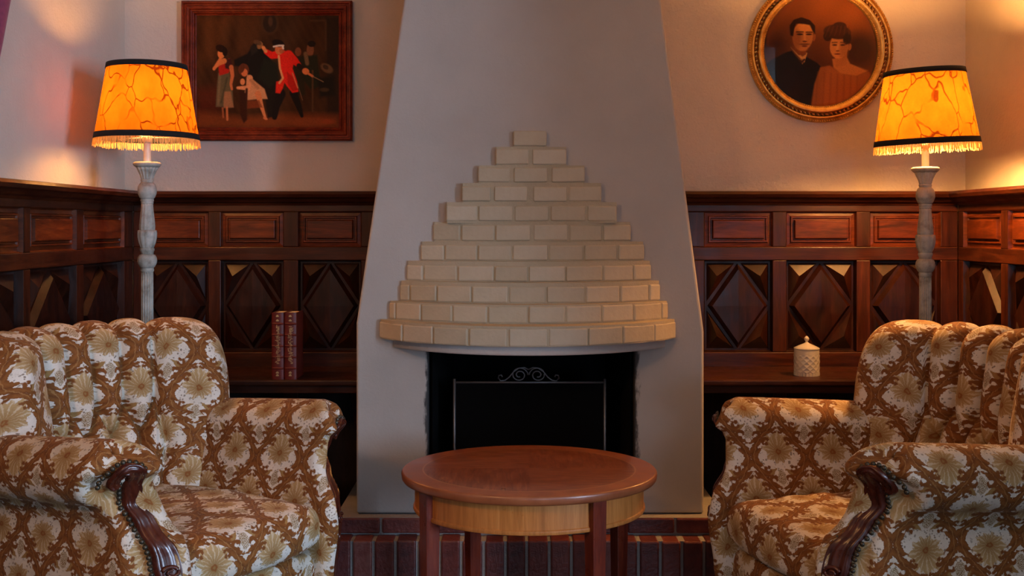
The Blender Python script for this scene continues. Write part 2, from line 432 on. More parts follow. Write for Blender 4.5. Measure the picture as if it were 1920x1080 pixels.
# ------------------------------------------------------------------ the room
YB, XL, XR, ZC, YF = 4.25, -1.52, 1.78, 2.45, -4.5
XO, XQ = -4.6, 3.6          # unseen part of the room, widened on both sides to suit the light
tag(MB().box(XO-.1, XQ+.2, YF-.1, YB+.1, -.1, 0).build('floor', 'floor'), 'dark wooden floor boards of the room', kind='structure')
tag(MB().box(XO-.1, XQ+.2, YF-.1, YB+.1, ZC, ZC+.1).build('ceiling', 'ceiling'), 'pale plaster ceiling above the fireplace corner', kind='structure')
tag(MB().box(XL-.1, XR+.1, YB, YB+.1, 0, ZC).build('wall_back', 'wall'), 'rough cream plaster wall behind the fireplace', kind='structure')
def side_wall(name, x0, x1, wy0, wy1, wz0, wz1, label):
    m = MB(); m.box(x0, x1, YF-.1, wy0, 0, ZC); m.box(x0, x1, wy1, 1.25, 0, ZC)
    m.box(x0, x1, wy0, wy1, 0, wz0); m.box(x0, x1, wy0, wy1, wz1, ZC)
    return tag(m.build(name, 'wall'), label, kind='structure')
tag(MB().box(XL-.1, XL, 1.95, YB, 0, ZC).build('wall_left', 'wall'), 'cream plaster wall beside the leftmost floor lamp', kind='structure')
tag(MB().box(XO, XL-.1, 1.95, 2.05, 0, ZC).build('wall_return', 'wall'), 'cream plaster wall of the wider room', kind='structure')
tag(MB().box(XO-.1, XO, YF-.1, 2.05, 0, ZC).build('wall_outer', 'wall'), 'cream plaster wall at the far side of the room', kind='structure')
tag(MB().box(XR, XR+.1, 1.15, YB, 0, ZC).build('wall_right', 'wall'), 'cream plaster wall lit by the lamp with the tilted shade', kind='structure')  # unseen front end lengthened to block daylight from the right armchair
tag(MB().box(XR+.1, XQ, 1.15, 1.25, 0, ZC).build('wall_side', 'wall'), 'unseen cream plaster wall placed to keep daylight off the right armchair', kind='structure')
side_wall('wall_window', XQ, XQ+.1, -1.65, -.35, .85, 2.05, 'cream plaster wall with the unseen window added for daylight')
m = MB(); m.box(XO-.1, .75, YF-.1, YF, 0, ZC); m.box(2.35, XQ+.1, YF-.1, YF, 0, ZC); m.box(.75, 2.35, YF-.1, YF, 0, .42); m.box(.75, 2.35, YF-.1, YF, 1.54, ZC)
tag(m.build('wall_front', 'wall'), 'cream plaster wall opposite the fireplace', kind='structure')
def window(name, axis, c, a0, a1, z0, z1, label):
    m = MB(); t = .05
    def bar(p0, p1, q0, q1, d=.03):
        if axis == 'x': m.box(c-d, c+d, p0, p1, q0, q1)
        else: m.box(p0, p1, c-d, c+d, q0, q1)
    bar(a0, a0+t, z0, z1); bar(a1-t, a1, z0, z1); bar(a0, a1, z0, z0+t); bar(a0, a1, z1-t, z1)
    mid = (a0+a1)/2; bar(mid-.018, mid+.018, z0, z1, .02)
    return tag(m.build(name, 'white'), label, kind='structure')
window('added_window_1', 'x', XQ+.03, -1.65, -.35, .85, 2.05, 'unseen white framed window added for daylight from the right')
window('added_window_2', 'y', YF-.06, .75, 2.35, .42, 1.54, 'unseen white framed window added for daylight from the front')

# unseen ceiling lamp, added to warm the light on chimney and chairs
def added_ceiling_lamp(x, y):
    root = empty('added_ceiling_lamp', (x, y, ZC)); tag(root, 'unseen ceiling lamp added for warm room light', 'ceiling lamp')
    MB().lathe([(.07, -.001), (.07, -.02), (.05, -.035), (.012, -.04), (.012, -.16)], 24).build('rose', 'screw', root, smooth=True)
    m_ = Mat('added_lamp_glow', .4); m_.col((.9, .75, .5)); m_.b.inputs['Emission Color'].default_value = (1, .47, .17, 1); m_.b.inputs['Emission Strength'].default_value = CEILING_STRENGTH
    MB().lathe([(.03, -.155), (.08, -.165), (.12, -.20), (.13, -.24), (.115, -.285), (.07, -.315), (.01, -.325)], 32).build('globe', m_.m, root, smooth=True)
added_ceiling_lamp(-1.3, .5)

# ------------------------------------------------------------------ wainscot
YW = 4.20
CAPZ = PZ(359, 4.14)
Z_T0, Z_T1 = PZ(397, YW), PZ(463, YW)       # upper panel
Z_D0, Z_D1 = PZ(488, YW), PZ(660, YW)       # diamond panel
Z_SH = PZ(687, YW)                          # shelf top
def pyr(mb, Mf, pts, w0, w1, inner=0., w2=None):
    """flat polygon raised to an apex (or to an inner polygon, then an apex)"""
    n = len(pts); cx = sum(p[0] for p in pts)/n; cz = sum(p[1] for p in pts)/n
    if inner <= 0:
        mb.add([Mf(*p, w0) for p in pts]+[Mf(cx, cz, w1)], [(i, (i+1) % n, n) for i in range(n)])
    else:
        ip = [(cx+(p[0]-cx)*inner, cz+(p[1]-cz)*inner) for p in pts]
        mb.add([Mf(*p, w0) for p in pts]+[Mf(*p, w1) for p in ip]+[Mf(cx, cz, w2)],
               [(i, (i+1) % n, n+(i+1) % n, n+i) for i in range(n)]+[(n+i, n+(i+1) % n, 2*n) for i in range(n)])
def wainscot(name, Mf, u0, u1, cols, label, miter=(0, 0)):
    """Mf(u, z, w): w=0 is the face of rails and stiles; cols: list of (ua, ub) panel openings"""
    def bx(mb, a, b, z0, z1, w0, w1):
        return mb.hexa([Mf(a, z0, w0), Mf(b, z0, w0), Mf(b, z0, w1), Mf(a, z0, w1), Mf(a, z1, w0), Mf(b, z1, w0), Mf(b, z1, w1), Mf(a, z1, w1)])
    root = bx(MB(), u0, u1, .0, CAPZ-.02, -.045, -.028).build(name, 'board'); tag(root, label, kind='structure')
    bx(MB(), u0, u1, Z_T0, CAPZ-.03, -.03, 0).build('top_rail', 'wood_h', root, bevel=.003)
    bx(MB(), u0, u1, Z_D0, Z_T1, -.03, 0).build('middle_rail', 'wood_h', root, bevel=.003)
    bx(MB(), u0, u1, Z_SH-.01, Z_D1, -.03, .002).build('bottom_rail', 'wood_h', root, bevel=.004)
    bx(MB(), u0, u1, .02, .14, -.03, .0).build('plinth_rail', 'wood_h', root, bevel=.004)
    st = [u0]+[x for c in cols for x in c]+[u1]
    for k in range(0, len(st), 2):
        a, b = st[k], st[k+1]
        if b-a < .004: continue
        bx(MB(), a, b, Z_T1, Z_T0, -.03, -.001).build('stile', 'wood_v', root, bevel=.003)
        bx(MB(), a, b, Z_D1, Z_D0, -.03, -.001).build('stile', 'wood_v', root, bevel=.003)
        bx(MB(), a, b, .14, Z_SH-.01, -.03, -.001).build('stile', 'wood_v', root, bevel=.003)
    # moulded cap: profile swept along u
    prof = [(-.04, -.012), (.030, -.012), (.045, -.002), (.056, -.004), (.062, -.014), (.056, -.026), (.036, -.030), (.026, -.042), (.010, -.048), (.004, -.056), (-.04, -.056)]
    mb = MB(); mb.prism([(p[0], p[1]) for p in prof], lambda w_, z_: Mf(u0+miter[0]*max(w_, 0), CAPZ+z_+.004, w_), lambda w_, z_: Mf(u1+miter[1]*max(w_, 0), CAPZ+z_+.004, w_))
    mb.build('cap_moulding', 'wood_h', root)
    for a, b in cols:
        # upper raised-and-fielded panel
        mb = MB(); rows = []
        for ins, wv in ((0, -.002), (.004, -.016), (.016, -.014), (.019, -.008), (.024, -.008), (.0265, -.014), (.031, -.014), (.034, -.002), (.036, -.001)):
            rows.append([Mf(a+ins, Z_T1+ins, wv), Mf(b-ins, Z_T1+ins, wv), Mf(b-ins, Z_T0-ins, wv), Mf(a+ins, Z_T0-ins, wv)])
        mb.grid(rows, True); mb.f.append(tuple(len(mb.v)-4+i for i in range(4)))
        mb.build('fielded_panel', 'wood_red', root)
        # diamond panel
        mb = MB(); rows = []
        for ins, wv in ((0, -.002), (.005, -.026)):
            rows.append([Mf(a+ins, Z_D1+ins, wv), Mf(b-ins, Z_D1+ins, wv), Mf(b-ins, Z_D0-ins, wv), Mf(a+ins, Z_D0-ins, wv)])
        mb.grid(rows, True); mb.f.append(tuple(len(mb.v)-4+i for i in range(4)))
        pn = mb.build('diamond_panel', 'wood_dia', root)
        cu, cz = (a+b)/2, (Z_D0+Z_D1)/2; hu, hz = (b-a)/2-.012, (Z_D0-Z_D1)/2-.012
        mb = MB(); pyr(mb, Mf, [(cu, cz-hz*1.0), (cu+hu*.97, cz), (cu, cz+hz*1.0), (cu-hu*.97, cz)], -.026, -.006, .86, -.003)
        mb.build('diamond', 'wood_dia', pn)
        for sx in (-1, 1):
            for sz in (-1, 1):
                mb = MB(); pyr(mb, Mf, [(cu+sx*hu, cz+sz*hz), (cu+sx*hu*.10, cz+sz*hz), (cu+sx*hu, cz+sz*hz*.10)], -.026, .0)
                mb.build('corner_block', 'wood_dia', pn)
    return root
fx = lambda px: PX(px, YW)
back = lambda u, z, w_: (u, YW-w_, z)
wainscot('trim_1', back, XL+.05, -.40, [(fx(272), fx(390)), (fx(414), fx(531)), (fx(559), fx(677))], 'dark diamond panelled wainscot behind the two red books', (1, 0))
wainscot('trim_2', back, .52, XR-.05, [(fx(1321), fx(1449)), (fx(1475), fx(1606)), (fx(1632), fx(1764))], 'dark diamond panelled wainscot behind the candle jar', (0, -1))
leftf = lambda u, z, w_: (XL+.05+w_, u, z)
wainscot('trim_3', leftf, 1.95, YW, [(2.08, 2.42), (2.47, 2.82), (2.87, 3.26), (3.308, 3.66), (3.72, 4.11)], 'dark diamond panelled wainscot under the wine red curtain', (0, -1))
rightf = lambda u, z, w_: (XR-.05-w_, u, z)
wainscot('trim_4', rightf, 1.5, YW, [(1.58, 1.88), (1.94, 2.24), (2.30, 2.62), (2.68, 3.00), (3.06, 3.38), (3.44, 3.78), (3.835, 4.155)], 'dark diamond panelled wainscot beside the lamp with tilted shade', (0, -1))

# shelves
for nm, x0, x1, lab in (('shelf', XL+.05, -.53, 'dark wooden wall shelf carrying the two red books'), ('shelf', .652, XR-.05, 'dark wooden wall shelf carrying the candle jar')):
    root = empty(nm, ((x0+x1)/2, 4.0, Z_SH-.03)); tag(root, lab, 'shelf')
    at_parent(MB().box(x0, x1, 3.825, YW-.003, Z_SH-.022, Z_SH).build('board', 'shelf', bevel=.006), root)
    at_parent(MB().box(x0, x1, 3.845, 3.865, Z_SH-.05, Z_SH-.022).build('front_strip', 'shelf', bevel=.003), root)
    for bxp in (x0+.06, x1-.06):
        at_parent(MB().prism([(3.90, Z_SH-.022), (YW-.004, Z_SH-.022), (YW-.004, Z_SH-.26), (YW-.04, Z_SH-.24), (4.02, Z_SH-.08)], lambda y, z: (bxp-.012, y, z), lambda y, z: (bxp+.012, y, z)).build('bracket', 'shelf', bevel=.003), root)

# ------------------------------------------------------------------ fireplace
YC = 3.65
fp = empty('fireplace', (PX(994, YC), YC, 0)); tag(fp, 'pale plastered chimney breast with a stepped hood of cream bricks', 'fireplace')
cl, cr = PX(668, YC), PX(1320, YC); zk, zkr = PZ(606, YC), PZ(622, YC); zb = PZ(963, YC)
zt0 = PZ(0, YC); tl = PX(757, YC); tr_ = PX(1240, YC)
ztop = ZC-.002; kf = (ztop-zk)/(zt0-zk)
TLx, TRx = cl+(tl-cl)*kf, cr+(tr_-cr)*kf
ol, orr, ot = PX(803, YC), PX(1190, YC), PZ(668, YC-.25)+.012
poly = [(cl, zb), (ol, zb), (ol, ot), (orr, ot), (orr, zb), (cr, zb), (cr, zkr), (TRx, ztop), (TLx, ztop), (cl, zk)]
mb = MB(); n = len(poly)
mb.add([(x, YC, z) for x, z in poly]+[(x, YB-.002, z) for x, z in poly],
       [tuple(range(n)), tuple(range(n, 2*n))[::-1]]+[(i, (i+1) % n, n+(i+1) % n, n+i) for i in range(n)])
def sooted():
    m_ = Mat('sooted_chimney_plaster', .85); v = m_.coord(); n1 = m_.noise(v, 3, 5)
    c0 = m_.ramp(n1, [(.3, (.44, .41, .375)), (.7, (.52, .485, .445))])
    sp = m_.new('ShaderNodeSeparateXYZ'); m_.link(v, sp.inputs[0]); X_, Z_ = Ex(m_.nt, sp.outputs[0]), Ex(m_.nt, sp.outputs[2])
    d_ = (X_-ol).abs().min((X_-orr).abs()); n2 = m_.noise(m_.coord('Object', (1, 1, .35)), 38, 5, .65)
    stain = ((n2-.38)*.055-d_+.004).step(.006)*(ot-Z_).step(.01)
    m_.col(m_.mix(stain*.9, c0, (.02, .02, .022)))
    m_.bump(m_.noise(v, 110, 3, .6)*.6+m_.noise(v, 28, 3)*.8, .25, .006); return m_.m
M['chimney'] = sooted()
cb = mb.build('chimney_breast', 'chimney', bevel=.010, seg=3); at_parent(cb, fp)
# firebox lining: back plate, two cheeks, roof (sooty)
y0, y1 = YC+.05, 4.12
mb = MB(); mb.box(ol+.02, orr-.02, y1, y1+.02, zb, ot+.1)
at_parent(mb.build('firebox_back', 'soot'), fp)
for s_, x in ((1, ol), (-1, orr)):
    mb = MB(); mb.hexa([(x, y0, zb), (x+s_*.012, y0-.02, zb), (x+s_*.06, y1, zb), (x, y1, zb), (x, y0, ot), (x+s_*.012, y0-.02, ot), (x+s_*.06, y1, ot), (x, y1, ot)])
    at_parent(mb.build('firebox_cheek', 'soot'), fp)
at_parent(MB().box(ol, orr, y0-.03, y1, ot-.004, ot+.02).build('firebox_roof', 'soot'), fp)
# hood: eleven courses; rows from the bottom: half chords at the wall, depth of the bulge, course edges at the middle, brick edges (px)
def zx(v): return 660+v/2.348
rows = [  # (depth, y_top, y_bottom, [(a,b)...]) in photo pixels measured at the middle of the course
    (.285, 617, 651, [(120, 217), (224, 352), (358, 506), (516, 680), (692, 859), (869, 1038), (1045, 1192), (1198, 1331), (1336, 1426)]),
    (.205, 575, 607, [(163, 188), (193, 299), (305, 437), (444, 592), (600, 770), (780, 938), (945, 1098), (1105, 1238), (1245, 1362), (1367, 1393)]),
    (.160, 538, 569, [(210, 250), (256, 368), (375, 522), (529, 684), (693, 852), (860, 1024), (1033, 1178), (1186, 1306), (1313, 1358)]),
    (.115, 499, 528, [(240, 308), (316, 459), (467, 622), (629, 772), (780, 938), (945, 1102), (1109, 1237), (1243, 1318)]),
    (.080, 460, 489, [(302, 402), (409, 549), (556, 700), (708, 860), (868, 1018), (1025, 1167), (1175, 1288)]),
    (.058, 422, 452, [(356, 474), (482, 626), (633, 784), (800, 950), (959, 1101), (1108, 1229)]),
    (.044, 386, 415, [(415, 550), (558, 706), (716, 866), (876, 1030), (1038, 1166)]),
    (.036, 350, 378, [(484, 610), (627, 772), (799, 946), (956, 1098)]),
    (.030, 314, 342, [(555, 694), (713, 860), (880, 1025)]),
    (.028, 280, 309, [(633, 778), (795, 944)]),
    (.026, 245, 274, [(711, 857)]),
]
zr = [(PZ(b, YC-d), PZ(t, YC-d)) for d, t, b, _ in rows]
hood = None; brick_meshes = []
def arc_y(x, xc, c, s):
    if s < .02: return YC-s
    R = (c*c+s*s)/(2*s); t = min(abs(x-xc), c*.9999)
    return YC-(math.sqrt(max(R*R-t*t, 0))-(R-s))
hm = MB(); bricks = []
for k, (d, yt, yb_, bl) in enumerate(rows):
    zb0, zt_ = zr[k]
    znext = zr[k+1][0] if k+1 < len(rows) else zt_
    xc = PX(zx((bl[0][0]+bl[-1][1])/2), YC); c = (PX(zx(bl[-1][1]), YC)-PX(zx(bl[0][0]), YC))/2
    s = d; flat = d < .05
    def arcp(x, off=0.):
        return (YC-s if flat else arc_y(x, xc, c, s-.012)-.012)+off
    # mortar core slab
    N = 24; pts = [(xc-c*.985+2*c*.985*i/N) for i in range(N+1)]
    ring = [(x, arcp(x, .005)) for x in pts]+[(pts[-1], YC+.02), (pts[0], YC+.02)]
    hm.prism(ring, lambda x, y: (x, y, zb0-(.006 if k else 0)), lambda x, y: (x, y, max(znext, zt_)-.002 if k+1 < len(rows) else zt_-.004))
    for a, b in bl:
        def solve(px):
            x = PX(zx(px), YC-s*.8)
            for _ in range(12): x = PX(zx(px), arcp(x))
            return x
        xa, xb = solve(a), solve(b)
        xa = max(xa, xc-c); xb = min(xb, xc+c)
        ya, yb2 = arcp(xa), arcp(xb)
        j = lambda: random.uniform(-.0025, .0025)
        t = Vector((xb-xa, yb2-ya, 0)).normalized(); nrm = Vector((-t.y, t.x, 0))   # into the wall
        if nrm.y < 0: nrm = -nrm
        dp = .05
        A = Vector((xa, ya+j(), 0)); B = Vector((xb, yb2+j(), 0))
        A2, B2 = A+nrm*dp, B+nrm*dp
        dz0, dz1 = j(), j()
        zz0, zz1 = zb0+.001, zt_
        bricks.append([(A.x, A.y, zz0+dz0*.4), (B.x, B.y, zz0+dz1*.4), (B2.x, B2.y, zz0), (A2.x, A2.y, zz0),
                       (A.x, A.y, zz1+dz0*.5), (B.x, B.y, zz1+dz1*.5), (B2.x, B2.y, zz1), (A2.x, A2.y, zz1)])
hood = hm.build('hood', 'mortar'); at_parent(hood, fp)
for p in bricks:
    cx = sum(q[0] for q in p)/8; cy = sum(q[1] for q in p)/8; cz = sum(q[2] for q in p)/8
    o = MB().hexa(p).build('brick', 'brick', origin=(cx, cy, cz), bevel=.0045)
    o.parent = hood
# lintel slab
xc = PX(992, YC); c = PX(1248, YC)-xc; zl1 = zr[0][0]; zl0 = PZ(668, YC-.25)
pts = [xc-c+2*c*i/28 for i in range(29)]
ring = [(x, arc_y(x, xc, c, .245)) for x in pts]+[(pts[-1], YC+.03), (pts[0], YC+.03)]
at_parent(MB().prism(ring, lambda x, y: (x, y, zl0), lambda x, y: (x, y, zl1-.001)).build('lintel', 'concrete', bevel=.006), fp)
# hearth
hx0, hx1 = cl-.07, cr+.07; yh0, yh1 = 3.60, 3.53; zh = PZ(1001, yh0)
mb = MB(); mb.box(hx0+.004, hx1-.004, yh0+.006, YB-.06, 0, zb-.002); mb.box(hx0+.004, hx1-.004, yh1+.006, yh0+.02, 0, zh-.006)
hearth = mb.build('hearth', 'grey_mortar'); at_parent(hearth, fp)
x = hx0; i = 0
while x < hx1-.03:
    wd = min(.165+random.uniform(-.006, .006), hx1-x)
    o = MB().box(x+.004, x+wd-.004, yh0-random.uniform(0, .004), yh0+.06, zh+.002, zb-.003).build('brick', 'redbrick', origin=(x+wd/2, yh0, (zh+zb)/2), bevel=.005); o.parent = hearth
    x += wd
x = hx0
while x < hx1-.02:
    wd = min(.0715+random.uniform(-.003, .003), hx1-x)
    o = MB().box(x+.0045, x+wd-.0045, yh1-random.uniform(0, .005), yh0+.01, .004, zh-.003+random.uniform(-.003, .002)).build('brick', 'redbrick', origin=(x+wd/2, yh1, zh/2), bevel=.006); o.parent = hearth
    x += wd

# fire screen
YS = 3.72
sx0, sx1, szt = PX(852, YS), PX(1134, YS), PZ(717, YS)
fs = empty('fire_screen', ((sx0+sx1)/2, YS, zb)); tag(fs, 'black iron fire screen with scroll top inside the fireplace', 'fire screen')
at_parent(MB().box(sx0, sx1, YS+.002, YS+.006, zb+.03, szt).build('mesh_panel', 'screen'), fs)
for x in (sx0, sx1):
    at_parent(MB().tube([(x, YS, zb+.001), (x, YS, szt+.012)], .005).build('upright', 'iron', smooth=True), fs)
    at_parent(MB().box(x-.01, x+.01, YS-.06, YS+.06, zb+.001, zb+.012).build('foot', 'iron', bevel=.002), fs)
for z in (szt, zb+.03):
    at_parent(MB().tube([(sx0, YS, z), (sx1, YS, z)], .004).build('crossbar', 'iron', smooth=True), fs)
mx = PX(991, YS); u1 = YS/FPX
for s_ in (-1, 1):
    # inner spiral and outer S-scroll
    pts = []
    for i in range(40):
        t = i/39; a = t*3.6*PI; r = (16-12*t)*u1
        pts.append((mx+s_*(17*u1-math.cos(a)*r*1.0), YS, szt+(14*u1)+math.sin(a)*r*.9))
    at_parent(MB().tube(pts, .0026, 6).build('scroll', 'iron', smooth=True), fs)
    pts = [(mx+s_*x_*u1, YS, szt+z_*u1) for x_, z_ in ((0, 24), (8, 28), (18, 27), (28, 20), (36, 10), (44, 4), (52, 3), (57, 8), (56, 13), (51, 14), (49, 10))]
    at_parent(MB().tube(pts, .0026, 6).build('scroll', 'iron', smooth=True), fs)

# ------------------------------------------------------------------ round table
TY, TZ = 2.96, .58
TX = PX(992, TY); ta, tb = .348, .3155
M['table_top'] = table_top_mat(ta, tb)
tab = empty('coffee_table', (TX, TY, 0)); tag(tab, 'oval red-brown coffee table with golden apron before the fireplace', 'table')
th = .026
prof = [(.0, TZ-th), (.965, TZ-th), (.986, TZ-th+.002), (.996, TZ-th+.007), (1.0, TZ-.008), (.998, TZ-.004), (.992, TZ-.001), (.982, TZ), (.5, TZ), (0.001, TZ)]
mb = MB().lathe([(r, z-TZ) for r, z in prof], 96, None, sx=ta, sy=tb, cap=False)
o = mb.build('table_top', 'table_top', tab, smooth=True); o.location = (0, 0, TZ)
za1, za0 = TZ-th-.001, TZ-th-.078
prof = [(.895, za1), (.895, za0+.012), (.905, za0+.010), (.908, za0+.004), (.902, za0), (.85, za0), (.85, za1)]
o = MB().lathe(prof, 96, None, sx=ta, sy=tb, cap=False).build('apron', 'apron', tab); o.data.shade_smooth(); 
em = o.modifiers.new('edges', 'EDGE_SPLIT'); em.split_angle = .7
for ang in (212, 302, 122, 32):
    a = math.radians(ang); ex, ey = ta*.895*math.cos(a), tb*.895*math.sin(a)
    nx = Vector((math.cos(a), math.sin(a), 0)); tx = Vector((-nx.y, nx.x, 0)); p = Vector((ex, ey, 0))
    def sq(h, z, off): return [tuple(p+nx*(off+i*h)+tx*(j_*h)+Vector((0, 0, z))) for i, j_ in ((-1, -1), (1, -1), (1, 1), (-1, 1))]
    MB().hexa(sq(.014, 0.001, -.005)+sq(.021, za1, -.004)).build('leg', 'table_leg', tab, bevel=.002)

# ------------------------------------------------------------------ armchair
def uvgrid(mb_rows, name, mat, parent, close_end=False, uvs=None, weld=True):
    """grid surface with metre UVs"""
    R = np.array(mb_rows, float); n, k, _ = R.shape
    if uvs is None:
        du = np.zeros((n, k)); du[:, 1:] = np.cumsum(np.linalg.norm(np.diff(R, axis=1), axis=2), axis=1)
        dv = np.zeros((n, k)); dv[1:, :] = np.cumsum(np.linalg.norm(np.diff(R, axis=0), axis=2), axis=0)
        uvs = np.stack([du, dv], -1)
    me = bpy.data.meshes.new(name)
    fs = [(i*k+j, i*k+j+1, (i+1)*k+j+1, (i+1)*k+j) for i in range(n-1) for j in range(k-1)]
    me.from_pydata(R.reshape(-1, 3).tolist(), [], fs)
    ul = me.uv_layers.new(name='UVMap'); uf = uvs.reshape(-1, 2)
    li = np.empty(len(me.loops), int); me.loops.foreach_get('vertex_index', li)
    ul.data.foreach_set('uv', uf[li].astype(np.float32).ravel())
    if weld:
        bm = bmesh.new(); bm.from_mesh(me); bmesh.ops.remove_doubles(bm, verts=bm.verts, dist=1e-5)
        bmesh.ops.recalc_face_normals(bm, faces=bm.faces); bm.to_mesh(me); bm.free()
    me.shade_smooth(); me.materials.append(M[mat])
    o = bpy.data.objects.new(name, me); C.objects.link(o); o.parent = parent
    return o

def smooth_noise(x, y, seed=0):
    return (math.sin(x*23+seed)+math.sin(y*19+1.7*seed+x*7)+math.sin((x+y)*31+2.1*seed))/3

def interp(z, tabl):
    zs = [t[0] for t in tabl]; vs = [t[1] for t in tabl]
    # smooth (cosine) interpolation
    if z <= zs[0]: return vs[0]
    for i in range(len(zs)-1):
        if z <= zs[i+1]:
            t = (z-zs[i])/(zs[i+1]-zs[i]); t = t*t*(3-2*t); return vs[i]*(1-t)+vs[i+1]*t
    return vs[-1]

FRONT = [(.14, -.385), (.30, -.430), (.43, -.448), (.50, -.437), (.56, -.400), (.60, -.378), (.64, -.392), (.690, -.428), (.725, -.418), (.750, -.385)]
XA = .300
def SL(z): return interp(z, [(.15, .60), (.50, .60), (.60, .55), (.66, .50), (.75, .45)])
def FY(x, z): return interp(z, FRONT)+SL(z)*(x+.03)
CP = .084
BUT1 = [(k_*CP, .725) for k_ in (-2, -1, 0, 1, 2)]
BUT2 = [(k_*CP, .635) for k_ in (-1.5, -.5, .5, 1.5)]
FOLDS = [((a, 1.3), (a, z)) for a, z in BUT1]
for (a, z) in BUT2:
    FOLDS += [((a-CP/2, .725), (a, z)), ((a+CP/2, .725), (a, z)), ((a, z), (a*.98, .38))]
FOLDS += [((s_*2*CP, .725), (s_*2.3*CP, .62)) for s_ in (-1, 1)]+[((s_*2.3*CP, .62), (s_*2.5*CP, .40)) for s_ in (-1, 1)]

